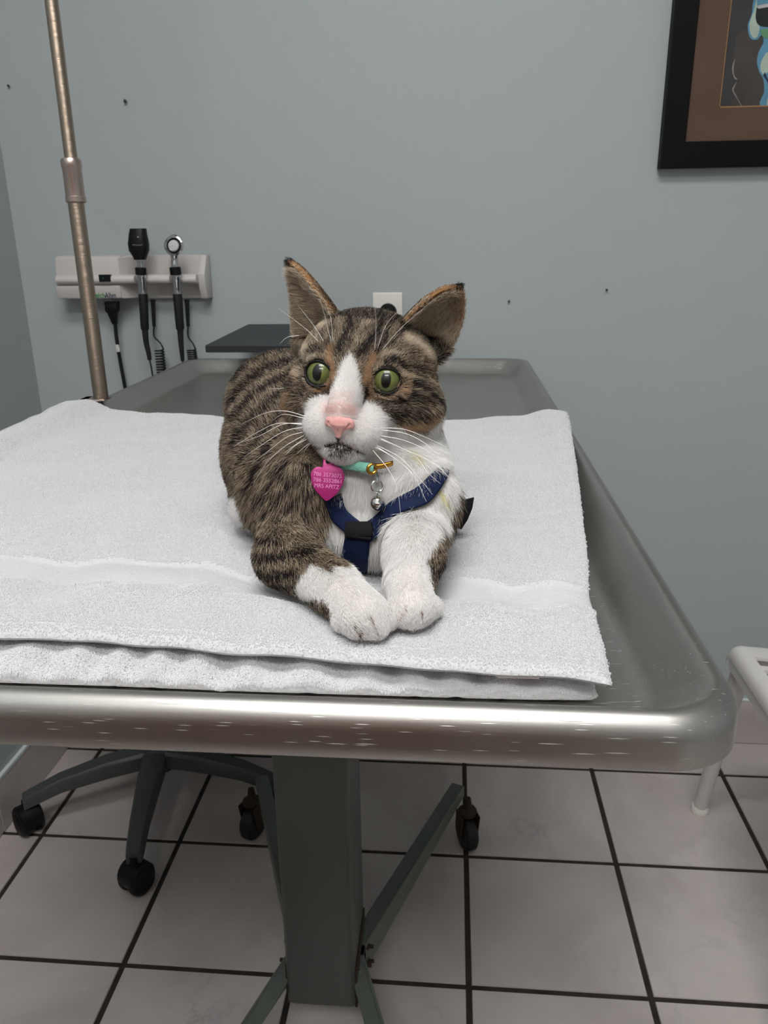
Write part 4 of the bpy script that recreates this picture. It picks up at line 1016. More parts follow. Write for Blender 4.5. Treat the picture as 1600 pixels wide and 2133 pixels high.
def in_poly(P, poly):
    poly = np.array(poly, float); x, y = P[:, 0], P[:, 1]; c = np.zeros(len(P), bool); j = len(poly)-1
    for i in range(len(poly)):
        xi, yi = poly[i]; xj, yj = poly[j]
        m = ((yi > y) != (yj > y)) & (x < (xj-xi)*(y-yi)/(yj-yi+1e-12) + xi); c ^= m; j = i
    return c
def pdist(P, line):
    L = np.array(line, float); d = np.full(len(P), 1e9)
    for a, b in zip(L[:-1], L[1:]):
        ba = b-a; t = np.clip(((P-a) @ ba)/(ba @ ba + 1e-12), 0, 1); d = np.minimum(d, np.linalg.norm(P-(a+t[:, None]*ba), axis=1))
    return d
def Z1(L): return [(x*.41625+397, y*.41625+501) for x, y in L]      # reading grids of the enlarged photograph
def Z2_(L): return [(x*.375+430, y*.375+880) for x, y in L]
def Z3(L): return [(x*.375+430, y*.375+500) for x, y in L]
FACE_WHITE = [[(729,738),(716,752),(708,772),(699,798),(692,814),(676,825),(648,833),(636,850),(630,872),(632,890),(645,915),(668,940),(690,965),(760,985),(860,960),(930,900),(922,850),(912,862),(880,893),(845,890),(818,880),(800,862),(786,848),(762,838),(752,822),(748,800),(744,772),(738,750)]]
BIB = [[(676,940),(690,1000),(690,1045),(696,1062),(680,1078),(672,1098),(669,1120),(678,1136),(700,1142),(716,1136),(722,1200),(770,1230),(815,1200),(850,1178),(892,1158),(918,1104),(938,1046),(950,985),(955,850),(900,830),(800,900)]]
LEG_WHITE = [[(648,1172),(628,1192),(612,1218),(617,1237),(640,1240),(664,1243),(682,1256),(690,1275),(686,1300),(720,1345),(840,1345),(830,1260),(770,1228),(742,1214),(716,1200),(690,1194)],
             [(800,1180),(852,1168),(890,1162),(896,1195),(895,1215),(905,1240),(930,1275),(900,1330),(815,1320),(800,1240),(790,1200)]]
HIP_WHITE = [[(483,1030),(505,1040),(512,1090),(504,1120),(490,1112),(478,1075)]]
# dark stripes: (polyline, half width in reading-grid pixels, strength)
HEAD_DARK = [(Z3([(770,385),(800,430),(790,500),(760,560),(745,620)]), 8, 1), (Z3([(860,390),(850,440),(800,520),(790,600)]), 5, .8), (Z3([(960,395),(965,470),(945,520),(890,580),(850,640)]), 8, 1), (Z3([(1050,400),(1010,480),(985,560),(935,640)]), 6, .8),
             (Z3([(715,430),(700,500),(690,560)]), 5, .7), (Z3([(640,530),(665,590),(690,640)]), 4, .6), (Z3([(1100,470),(1060,540),(1010,600)]), 5, .7), (Z3([(740,375),(850,360),(960,370),(1090,395)]), 12, 1),
             (Z3([(585,625),(610,600),(640,625)]), 6, .8), (Z3([(1000,690),(1030,660),(1070,690),(1090,720)]), 7, .9), (Z3([(545,690),(490,715),(430,765)]), 5, 1), (Z3([(470,800),(530,790),(590,820),(640,855)]), 10, .75), (Z3([(500,850),(560,880),(620,870)]), 6, .6),
             (Z3([(1110,785),(1170,815),(1230,860),(1300,905)]), 7, 1), (Z3([(950,890),(1020,900),(1120,870),(1200,900)]), 11, .85), (Z3([(1000,960),(1100,960),(1200,960),(1270,930)]), 10, .7), (Z3([(1180,470),(1230,560),(1290,620),(1310,680)]), 9, .9),
             (Z3([(1150,700),(1230,740),(1320,790)]), 6, .55), (Z3([(1130,640),(1230,680),(1330,720)]), 5, .45), (Z3([(880,840),(890,880),(875,905)]), 5, .9), (Z3([(660,800),(668,840)]), 4, .8), (Z3([(700,250),(740,320),(720,390)]), 12, .8)]
HEAD_PALE = [(Z3([(555,500),(600,480),(640,470)]), 7, .8), (Z3([(520,540),(545,580),(560,640)]), 6, .5), (Z3([(1110,550),(1160,570),(1210,610),(1240,640)]), 8, .95), (Z3([(960,650),(1000,640),(1040,640)]), 5, .6), (Z3([(1080,740),(1130,760)]), 6, .6), (Z3([(940,870),(1010,880),(1090,850)]), 6, .5), (Z3([(560,660),(600,650)]), 4, .4),
             (Z3([(520,720),(545,780),(590,820)]), 6, .7), (Z3([(1230,930),(1290,900)]), 7, .6)]
RINGL = [(660+math.cos(t)*37, 776+math.sin(t)*36) for t in np.linspace(-.5, 3.6, 20)]; RINGR = [(806+math.cos(t)*39, 795+math.sin(t)*37) for t in np.linspace(-.6, 3.5, 20)]
HEAD_GINGER = [(RINGL, 5, .75), (RINGR, 5, .75), (Z3([(690,610),(680,680),(690,740)]), 7, .85), (Z3([(925,650),(890,720),(870,790)]), 8, .85), (Z3([(640,850),(600,830),(565,790)]), 6, .9), (Z3([(900,880),(960,880),(1080,830)]), 7, .9), (Z3([(480,850),(450,900),(470,940)]), 9, .6), (Z3([(1060,1020),(1200,1010),(1270,960)]), 9, .6), (Z3([(1180,640),(1260,720)]), 10, .35), (Z3([(1200,900),(1250,930)]), 9, .5)]
BODY_DARK = [(Z1(l), w_, a_) for l, w_, a_ in (
    ([(520,545),(400,560),(300,610),(215,690)], 11, .8), ([(500,610),(380,650),(290,720),(215,800)], 9, .9), ([(500,690),(400,730),(300,810),(215,900)], 8, .9), ([(510,760),(420,810),(330,890),(230,1010)], 8, .85),
    ([(530,850),(440,910),(350,1000),(270,1110)], 8, .85), ([(560,930),(460,1000),(380,1100),(310,1220)], 8, .85), ([(580,1010),(490,1090),(420,1190),(350,1290)], 7, .8), ([(610,1090),(530,1160),(450,1250),(390,1340)], 7, .8), ([(650,1180),(560,1240),(480,1320),(430,1390)], 7, .7),
    ([(650,1270),(580,1320),(520,1390)], 7, .6), ([(330,1480),(370,1495),(420,1500)], 10, .9), ([(280,1570),(380,1575),(500,1560),(600,1550)], 11, .9), ([(310,1640),(400,1660),(500,1650)], 11, .9), ([(360,1720),(440,1720),(500,1710)], 10, .8), ([(600,1780),(650,1810),(690,1850)], 10, .5),
    ([(1250,1620),(1300,1570),(1340,1480)], 14, .8), ([(1190,1620),(1230,1660)], 12, .7), ([(1320,1150),(1340,1300),(1340,1420)], 8, .5), ([(190,1150),(180,1230),(200,1330)], 8, .5))]
YELLOW = [(Z2_([(1165,190),(1180,230)]), 1.6, .8), (Z2_([(1205,270),(1260,330)]), 1.6, .85), (Z2_([(1270,345),(1340,440)]), 1.8, .9), (Z2_([(1110,160),(1160,200)]), 2, .5)]
PINK = [(Z3([(680,940),(740,930),(800,945)]), 13, .55), (Z3([(700,880),(790,880)]), 12, .22), (Z2_([(740,100),(790,130),(850,150)]), 4, .35)]
MOUTH = [(Z2_([(700,135),(745,130),(790,150)]), 11, .9), (Z2_([(700,165),(745,180),(770,180)]), 7, .7), (Z2_([(660,120),(690,115),(735,105),(780,130),(860,160)]), 3.2, 1), (Z3([(733,1085),(733,1112)]), 4, 1), (Z2_([(725,125),(745,150),(775,155)]), 9, 1)]
PAWMARK = [(Z2_([(850,1150),(845,1195)]), 2.6, .9), (Z2_([(905,1075),(930,1120),(950,1185)]), 1.9, .6), (Z2_([(815,1120),(845,1190)]), 1.9, .6), (Z2_([(1108,1010),(1098,1060),(1060,1090)]), 1.6, .45), (Z2_([(1195,1040),(1210,1100)]), 1.6, .45)]  # brown claw spot, and furrow shade between the toes painted into the fur
C_TAN, C_MID, C_DARK, C_GIN, C_WHITE, C_PALE, C_YEL, C_PINK = [np.array(lin(c)) for c in ((202,184,160),(147,130,111),(40,34,33),(200,152,108),(246,244,242),(236,222,200),(222,214,70),(238,184,178))]
C_ROOT = np.array(lin((70,58,50)))
HC = H(0, -.006, -.034)
def seg_d(P, a, b):
    ba = np.array(b)-np.array(a); t = np.clip(((P-a) @ ba)/(ba @ ba), 0, 1); return np.linalg.norm(P-(a+t[:, None]*ba), axis=1)
EAR_C = [E.reshape(-1, 3) for E in EARS]
def ear_info(P):
    """distance to the nearest ear sheet and which one, its s and t"""
    best = np.full(len(P), 9.0); s_o = np.zeros(len(P)); t_o = np.zeros(len(P)); k_o = np.zeros(len(P), int)
    for k, E in enumerate(EARS):
        sel = np.where(((P > E.reshape(-1,3).min(0)-.008) & (P < E.reshape(-1,3).max(0)+.008)).all(1))[0]
        n, m, _ = E.shape; Q = E.reshape(-1, 3)
        for c0 in range(0, len(sel), 4000):
            q = sel[c0:c0+4000]; D = ((P[q][:, None] - Q[None])**2).sum(2); i = D.argmin(1); d = np.sqrt(D[np.arange(len(q)), i]); b = d < best[q]
            qq = q[b]; best[qq] = d[b]; s_o[qq] = (i[b]//m)/(n-1); t_o[qq] = (i[b] % m)/(m-1); k_o[qq] = k
    return best, s_o, t_o, k_o
def strokes(px, L, jit):
    w = np.zeros(len(px))
    for line, hw, a in L: w = np.maximum(w, a*np.exp(-(pdist(px+jit, line)/hw)**2))
    return w
def coat(P, Nn, rng):
    """base colour, white weight, dark weight and region numbers of skin points"""
    px = to_px(P); n = len(P); jit = rng.normal(0, 1.6, (n, 2)); pj = px + rng.normal(0, 2.6, (n, 2))
    q = P - OE; r, u, f = q @ HR, q @ HU, q @ HF
    head = (np.linalg.norm((P-HC)/np.array([1, 1, 1]), axis=1) < .070) & (u > -.056) & (f > -.075) & ~((u < -.040) & (f < -.022))
    de, es, et, ek = ear_info(P); ear = (de < .0045) & (es > .16)
    legL = np.minimum(seg_d(P, elL, wrL), seg_d(P, wrL, paL)); legR = np.minimum(seg_d(P, elR, wrR), seg_d(P, wrR, paR)); leg = (np.minimum(legL, legR) < .027) & (P[:, 2] < ZT+.05) & (P[:, 1] < .49) & ~head
    front = ((CAMP-P)*Nn).sum(1)/np.linalg.norm(CAMP-P, axis=1) > -.25
    white = np.zeros(n)
    for pl_ in FACE_WHITE: white[head & front & in_poly(pj, pl_)] = 1
    for pl_ in BIB: white[front & (P[:, 1] < .575) & (~head | (u < -.034)) & in_poly(pj, pl_)] = 1
    for pl_ in LEG_WHITE: white[(leg | (legL < .03) | (legR < .03)) & ~head & in_poly(pj, pl_)] = 1
    white[leg & (legL < .021) & (px[:, 0] < 664) & (px[:, 1] < 1172)] = 0
    white[(P[:, 1] < .425) & ~head & (pj[:, 0] > 690)] = 1
    for pl_ in HIP_WHITE: white[~head & (P[:, 1] > .5) & in_poly(pj, pl_)] = 1
    white[(P[:, 2] < ZT+.012) & (P[:, 1] > .5) & (rng.uniform(0, 1, n) < .8) & (P[:, 0] > -.15)] = 1
    dark = np.zeros(n); pale = np.zeros(n); gin = np.zeros(n); yel = np.zeros(n); pink = np.zeros(n); mouth = np.zeros(n); paw = np.zeros(n)
    h = head & front
    if h.any():
        dark[h] = strokes(px[h], [(l, w_*1.25, a_) for l, w_, a_ in HEAD_DARK], jit[h]); pale[h] = strokes(px[h], [(l, w_*1.4, min(1, a_*1.2)) for l, w_, a_ in HEAD_PALE], jit[h]); gin[h] = strokes(px[h], HEAD_GINGER, jit[h]); pink[h] = strokes(px[h], PINK, jit[h]); mouth[h] = strokes(px[h], MOUTH, jit[h]*.6)
        dark[h] *= 1-.85*gin[h]
    b = ~head & front
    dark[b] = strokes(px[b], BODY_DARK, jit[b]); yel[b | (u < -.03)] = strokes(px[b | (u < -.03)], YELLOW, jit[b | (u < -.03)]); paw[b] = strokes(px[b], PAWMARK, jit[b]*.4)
    # the far side and the back carry the same narrow bands around the body
    bk_ = ~front; ph = (P[:, 1]*.94 - P[:, 0]*.34)*2*PI/.030 + 1.2*np.sin(P[:, 2]*60); dark[bk_] = np.maximum(dark[bk_], .8*np.clip(np.sin(ph[bk_])*1.6-.5, 0, 1))
    spine = np.exp(-((P[:, 0] + .075 + .36*(P[:, 1]-.55))/.012)**2)*(P[:, 2] > ZT+.09)*(~head); dark = np.maximum(dark, .7*spine)
    crown = h & (u > .036); dark[crown] = np.maximum(dark[crown], .78)
    return dict(px=px, r=r, u=u, f=f, head=head, ear=ear, es=es, et=et, ek=ek, leg=leg, white=white, dark=dark, pale=pale, gin=gin, yel=yel, pink=pink, mouth=mouth, paw=paw, legL=legL, legR=legR, front=front)
NOISE3 = np.random.default_rng(4).normal(0, 1, (24, 3))*420; NOISEP = np.random.default_rng(5).uniform(0, 2*PI, 24)
def clump(P): return np.cos(P @ NOISE3.T + NOISEP).sum(1)/math.sqrt(12)
def base_colour(c, P, rng):
    n = len(P); t = np.clip(.50 + .30*clump(P) + rng.normal(0, .36, n), 0, 1)[:, None]
    col = C_MID*(1-t) + C_TAN*t
    col = col*(1-.80*c['gin'][:, None]) + C_GIN*.80*c['gin'][:, None]; p = c['pale'][:, None]*rng.uniform(.5, 1, (n, 1)); col = col*(1-p) + C_PALE*p
    ticked = (rng.uniform(0, 1, n) < np.where(c['head'], .30, .36)) & (c['pale'] < .3) & (c['gin'] < .5); col[ticked] = C_DARK*1.3
    dk = rng.uniform(0, 1, n) < c['dark']*.93; col[dk] = C_DARK*rng.uniform(.7, 1.5, (dk.sum(), 1))
    e = c['ear']; col[e] = col[e]*.85 + C_GIN*.10
    w = c['white'] > .5; col[w] = C_WHITE*rng.uniform(.93, 1.02, (w.sum(), 1))
    for k, cc in (('pink', C_PINK), ('yel', C_YEL)): a = c[k][:, None]*(w[:, None]); col = col*(1-a) + cc*a
    m = rng.uniform(0, 1, n) < c['mouth']; col[m] = np.array(lin((68,60,64)))*rng.uniform(.7, 1.3, (m.sum(), 1))
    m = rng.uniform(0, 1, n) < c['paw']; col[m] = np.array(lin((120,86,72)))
    return col
def vnormals(V, Q):
    n = np.cross(V[Q[:,2]]-V[Q[:,0]], V[Q[:,3]]-V[Q[:,1]]); out = np.zeros_like(V)
    for i in range(4): np.add.at(out, Q[:, i], n)
    return out/np.maximum(np.linalg.norm(out, axis=1), 1e-12)[:, None]
VN = vnormals(CV, CQ)
r1 = np.random.default_rng(21); cs = coat(CV, VN, r1); sc_ = base_colour(cs, CV, r1)
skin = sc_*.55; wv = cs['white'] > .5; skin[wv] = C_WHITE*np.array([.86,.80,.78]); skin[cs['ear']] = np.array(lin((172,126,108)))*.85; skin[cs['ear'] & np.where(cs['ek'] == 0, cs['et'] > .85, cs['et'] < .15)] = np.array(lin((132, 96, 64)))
for ec, ax, s in EYES: q = CV - ec; dd = np.linalg.norm(q - (q @ ax)[:, None]*ax, axis=1); skin[(dd < .0102) & (q @ ax > 0) & (np.linalg.norm(q, axis=1) < .016)] = np.array(lin((34, 27, 24)))
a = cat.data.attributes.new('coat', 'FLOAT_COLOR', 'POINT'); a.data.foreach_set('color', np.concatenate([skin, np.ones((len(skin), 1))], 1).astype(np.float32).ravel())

# ---- harness: straps that follow the chest
NAVY = plain('navy_webbing', (17, 31, 66), .75, spec=.2, bump=(900, .5, .0006), var=(300, (11, 20, 46), .8)); BLACK_WEB = plain('black_webbing', (16, 16, 20), .7, spec=.2)
harness = thing('harness', tuple(at_z(745, 1200, ZT+.02)), 'navy blue webbing harness around the chest of the cat', 'harness')
STRAPS = []
def ribbon(name, pts, width, mat, lift=.0035, th=.0018, parent=None, world=False, n=46):
    P = []; NN = []
    for p in pts:
        if len(p) == 2:
            a, nn = hit(*p); P.append(a); NN.append(nn)
        else: P.append(np.array(p[:3], float)); NN.append(np.array(p[3:], float))
    C = spline(P, n); Nv = spline(NN, n); Nv /= np.linalg.norm(Nv, axis=1)[:, None]
    for _ in range(4): Nv[1:-1] = (Nv[:-2]+Nv[1:-1]*2+Nv[2:])/4; C[1:-1] = (C[:-2]+C[1:-1]*2+C[2:])/4
    Nv /= np.linalg.norm(Nv, axis=1)[:, None]
    T = np.gradient(C, axis=0); T /= np.linalg.norm(T, axis=1)[:, None]; B = np.cross(Nv, T); B /= np.linalg.norm(B, axis=1)[:, None]
    W_ = np.broadcast_to(np.asarray(width, float) if np.isscalar(width) else np.interp(np.linspace(0,1,n), np.linspace(0,1,len(width)), width), (n,))
    m = 9; q = np.linspace(-.5, .5, m); G = C[:, None] + B[:, None]*(W_[:, None]*q)[..., None]
    for i in range(n):                                # drape each cross thread on the coat
        for j in range(m):
            nr_ = CBVH.find_nearest(Vector(G[i, j]), .012)
            if nr_[0] is not None: d = np.array(nr_[0]); nn = np.array(nr_[1]); nn = nn if nn @ Nv[i] > 0 else -nn; G[i, j] = G[i, j] + Nv[i]*max(-.004, min(.006, ((d - G[i, j]) @ Nv[i])))
    for _ in range(3): G[1:-1] = (G[:-2] + 2*G[1:-1] + G[2:])/4; G[:, 1:-1] = (G[:, :-2] + 2*G[:, 1:-1] + G[:, 2:])/4
    lift = (lift - .0060*np.clip(1-np.arange(n)/(n*.30), 0, 1)**1.0*(name == 'shoulder_strap'))*np.ones(n); lift = lift[:, None, None]
    top_ = G + Nv[:, None]*(lift+th); bot_ = G + Nv[:, None]*lift
    V, F = slab_mesh(top_, bot_); STRAPS.append((C, W_)); return np_mesh(name, V, F, mat, parent)
ribbon('shoulder_strap', [(944,950),(926,975),(905,1003),(880,1032),(850,1058),(815,1080),(785,1098),(760,1112)], [.004,.006,.0105,.0125,.0125,.0125,.0125,.0125], NAVY, parent=harness)
ribbon('neck_strap', [(690,1032),(700,1056),(712,1074),(728,1090),(750,1108)], .0115, NAVY, parent=harness)
ribbon('belly_strap', [(752,1104),(748,1125),(745,1146),(742,1165),(741,1176)], [.0150,.0165,.0175,.018,.018], NAVY, lift=.0042, parent=harness)
sp, sn = hit(752, 1106); sp = sp + sn*.0075
sx_d = np.cross([0,0,1.0], sn); sx_d /= np.linalg.norm(sx_d); sx_d = -sx_d if sx_d @ CR < 0 else sx_d; sy_d = np.cross(sn, sx_d); sy_d = -sy_d if sy_d @ CD > 0 else sy_d
sl_ = MB()
def loc3(x, y, z=0): return sp + sx_d*x + sy_d*y + sn*z
for pg_ in ([(-.0085,.0040),(.0080,.0052),(.0095,.0005),(.0088,-.0035),(-.0080,-.0050),(-.0092,-.001)],): sl_.prism([loc3(x, y, -.001) for x, y in pg_], sn*.0028)
for y0 in (.0052,-.0050): sl_.tube([loc3(-.0086, y0*.8, .0006), loc3(.0086, y0, .0006)], .0011, 8)
sl_.build('slider', MAT['slider'], harness, smooth=30, bevel=.0006)
# loose black end standing out at the cat's left side
yE = .545; pe = [at_y(u, v, yE) for u, v in ((948,1052),(957,1042),(972,1041),(988,1037),(984,1060),(974,1084),(961,1104),(950,1098))]
fe = MB(); ce = np.mean(pe, 0)
fe.prism([p for p in pe], (0, .0025, 0)); fe.build('strap_end', BLACK_WEB, harness, smooth=30, bevel=.0006)
rb = hit(935, 1075); ribbon('girth_strap', [(*at_y(930, 1088, .548), 1, 0, .1), (*at_y(944, 1078, .548), 1, 0, .1), (*at_y(956, 1070, .546), .9, -.3, .1)], .014, BLACK_WEB, lift=.001, parent=harness, n=14)

# ---- fur
rngF = np.random.default_rng(77)
tri = np.concatenate([CQ[:, [0,1,2]], CQ[:, [0,2,3]]]); A_, B_, D_ = CV[tri[:,0]], CV[tri[:,1]], CV[tri[:,2]]
fn = np.cross(B_-A_, D_-A_); ar_ = np.linalg.norm(fn, axis=1)*.5; cen = (A_+B_+D_)/3; fnn = fn/np.maximum(np.linalg.norm(fn, axis=1), 1e-15)[:, None]
vis = ((CAMP-cen)*fnn).sum(1)/np.linalg.norm(CAMP-cen, axis=1)
dn = np.where(vis > -.15, 1.0, .22)
hd_ = np.linalg.norm(cen-HC, axis=1) < .075; dn = dn*np.where(hd_, 3.6, 1.0); dn[cen[:, 2] < ZT+.004] = 0; dn[cen[:, 1] < .47] *= 1.7
pr_ = ar_*dn; pr_ /= pr_.sum(); NH = 680000
ti = rngF.choice(len(tri), NH, p=pr_); b1 = rngF.uniform(0, 1, NH); b2 = rngF.uniform(0, 1, NH); fl_ = b1+b2 > 1; b1[fl_], b2[fl_] = 1-b1[fl_], 1-b2[fl_]
P = A_[ti]*(1-b1-b2)[:, None] + B_[ti]*b1[:, None] + D_[ti]*b2[:, None]
n_ = VN[tri[ti,0]]*(1-b1-b2)[:, None] + VN[tri[ti,1]]*b1[:, None] + VN[tri[ti,2]]*b2[:, None]; n_ /= np.maximum(np.linalg.norm(n_, axis=1), 1e-9)[:, None]
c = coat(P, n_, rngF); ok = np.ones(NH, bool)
# bare places: eyes, nose leather, under the straps
NOSE = hpx(707, 884, .0222)
for ec, ax, s in EYES:
    q = P - ec; d = q - (q @ ax)[:, None]*ax; ok &= ~((np.linalg.norm(d, axis=1) < .0086) & (q @ ax > -.004) & (np.linalg.norm(q, axis=1) < .0165))
qn = P - NOSE; nr_, nu_ = qn @ HR, qn @ HU; ok &= ~((np.linalg.norm(qn, axis=1) < .012) & (nu_ < .0050) & (nu_ > -.0075) & (np.abs(nr_) < .0085 + .75*np.minimum(nu_, 0)))
for C, W_ in STRAPS:
    d = np.full(NH, 9.0); sel = np.where((np.abs(P - C.mean(0)) < .09).all(1))[0]
    ds = pdist(P[sel], C[::3]); ok[sel[ds < W_.mean()*.42]] = False
inner = c['ear'] & (((P - np.where(c['ek'][:, None] == 0, EARS[0].mean((0,1)), EARS[1].mean((0,1))))*0).sum(1) == 0)
earopen = [np.cross(np.array(E[5, -1])-np.array(E[5, 0]), np.array(E[-1, 0])-np.array(E[0, 0])) for E in EARS]
earopen = [v/np.linalg.norm(v) if v @ (CAMP-OE) > 0 else -v/np.linalg.norm(v) for v in earopen]
inside = c['ear'] & (np.where(c['ek'] == 0, n_ @ earopen[0], n_ @ earopen[1]) > .15)
ok &= ~(inside & (rngF.uniform(0, 1, NH) > .60)); ok &= ~(c['ear'] & (np.where(c['ek'] == 0, c['et'] > .975, c['et'] < .025)) & (c['es'] < .95) & (rngF.uniform(0, 1, NH) < .7))
P, n_ = P[ok], n_[ok]; c = {k: v[ok] for k, v in c.items()}; inside = inside[ok]; NH = len(P)
# lie of the coat
def unit(v): return v/np.maximum(np.linalg.norm(v, axis=1), 1e-9)[:, None]
dirB = np.tile(np.array([-.34, .86, -.12]), (NH, 1)); side = 1 - np.abs(n_[:, 2]); dirB[:, 2] -= .75*side
chest = np.clip((.535 - P[:, 1])/.04, 0, 1)*(n_[:, 1] < -.1); dirB = dirB*(1-chest)[:, None] + np.array([0, .05, -1.0])*chest[:, None]
D = unit(dirB)
hm = c['head']; src = H(0, -.020, .030); dh = unit(P - src); dh = unit(dh + (-HF*.35)[None]); 
low = np.clip((-.034 - c['u'])/.02, 0, 1)[:, None]; dh = unit(dh + low*(-HU*.5 - HF*.6))
cheek = np.clip((np.abs(c['r']) - .028)/.02, 0, 1)[:, None]*(c['u'] < .01)[:, None]; dh = unit(dh + cheek*(-HU*.7))
D[hm] = dh[hm]
blend = np.clip((np.linalg.norm(P-HC, axis=1)-.052)/.02, 0, 1)[:, None]*hm[:, None]; D = unit(D*(1-.5*blend) + dirB*.5*blend)
lL = np.exp(-(c['legL']/.022)**2)[:, None]; lR = np.exp(-(c['legR']/.020)**2)[:, None]; lowz = (P[:, 2] < ZT+.06)[:, None]*(~hm)[:, None]
dL = paL-elL; dL[2] = -.002; dR = paR-elR; dR[2] = -.012
D = unit(D*(1-np.maximum(lL, lR)*lowz) + (unit(dL[None])*lL + unit(dR[None])*lR)*lowz*1.2)
for k, E in enumerate(EARS):
    m = c['ear'] & (c['ek'] == k); up_ = E[-1].mean(0) - E[0].mean(0); up_ /= np.linalg.norm(up_); D[m] = up_
    mi = m & inside; cross_ = (E[8, -1]-E[8, 0]); cross_ /= np.linalg.norm(cross_); sgn = 1 if k == 0 else -1
    D[mi] = unit(np.tile(up_*.75, (mi.sum(), 1)) + (-cross_*sgn*.55 if k == 0 else -cross_*.65*1.0)[None]*(1.0) + earopen[k]*.35)
D = unit(D - n_*(D*n_).sum(1)[:, None] + rngF.normal(0, .13, (NH, 3)))
# lengths and thickness
Lh = np.full(NH, .0064)
fc = hm; front_f = np.clip((c['f'] + .045)/.055, 0, 1); Lh[fc] = (.0054 - .0031*front_f)[fc]
brd = hm & (np.abs(c['r']) < .013) & (c['u'] > -.03) & (c['u'] < .03); Lh[brd] = .0024; nose_near = np.linalg.norm(P-NOSE, axis=1) < .026; Lh[nose_near] = np.minimum(Lh, .0025)[nose_near]; nose_near = np.linalg.norm(P-NOSE, axis=1) < .016; Lh[nose_near] = .0019
for ec, ax, s in EYES:
    de_ = np.linalg.norm(P-ec, axis=1); m = de_ < .017; Lh[m] = np.minimum(Lh[m], .0022 + .25*np.clip(de_[m]-.010, 0, 1))
Lh[hm & (np.abs(c['r']) > .030) & (c['u'] < .004)] = .0066
ch_ = ~hm & (chest > .3) & ~c['leg']; Lh[ch_] = .0105
Lh = np.where(c['leg'], .0050, Lh); pawz = (np.minimum(np.linalg.norm(P-paL, axis=1), np.linalg.norm(P-paR, axis=1)) < .030); Lh[pawz] = .0025
Lh[c['ear']] = .0020; Lh[inside] = (.0090*np.clip(.35 + 3*np.minimum(c['et'], 1-c['et']), .35, 1))[inside]; tp_ = c['ear'] & (c['es'] > .955); Lh[tp_] = .0038
Lh *= rngF.uniform(.70, 1.25, NH)
rad = np.where(hm, .000058, .000078)*rngF.uniform(.8, 1.25, NH); rad[pawz] *= .95; rad[inside] = .00009
lift_ = np.where(hm, .42, .40)*rngF.uniform(.6, 1.4, NH); lift_[c['ear']] = .2; lift_[inside] = .5; lift_[tp_] = .2; lift_[ch_] = .35; lift_[pawz] = .45
K = 5; curve = np.zeros((NH, K, 3)); curve[:, 0] = P - n_*.0004; pos = P.copy(); d0 = unit(D + n_*lift_[:, None]*1.6); d1 = unit(D + n_*lift_[:, None]*.25 + np.array([0, 0, -.10]))
wig = rngF.normal(0, .10, (NH, 3))
for i in range(1, K):
    t = (i-1)/(K-2); d = unit(d0*(1-t) + d1*t + wig*t); pos = pos + d*(Lh/(K-1))[:, None]; curve[:, i] = pos
curve[..., 2] = np.maximum(curve[..., 2], ZT+.0012)
Rr = rad[:, None]*np.array([1, 1, .92, .7, .16])[None]
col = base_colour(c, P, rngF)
col[inside] = np.where((rngF.uniform(0, 1, inside.sum()) < .75)[:, None], C_PALE*rngF.uniform(.6, 1.0, (inside.sum(), 1)), C_MID*1.1)
col[tp_] = C_DARK*.8
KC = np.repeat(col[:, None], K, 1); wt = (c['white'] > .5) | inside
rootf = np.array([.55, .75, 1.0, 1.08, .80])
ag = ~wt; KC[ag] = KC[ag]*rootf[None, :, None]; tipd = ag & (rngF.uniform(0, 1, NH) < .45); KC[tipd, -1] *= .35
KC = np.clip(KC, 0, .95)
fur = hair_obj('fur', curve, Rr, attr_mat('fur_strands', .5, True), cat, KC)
# ---- ear rims: the thin gingery edge
for k, E in enumerate(EARS):
    e = E[2:-1, -1] if k == 0 else E[2:-1, 0]; e2 = E[-1:, 0 if k == 0 else -1]; MB().tube(spline(np.concatenate([e, e2])[::3], 40) + earopen[k]*.0012, np.concatenate([np.full(34, .00075), np.linspace(.00075, .0004, 6)]), 8).build('ear_rim', plain('ginger_ear_edge', (148, 104, 60), .8), cat)

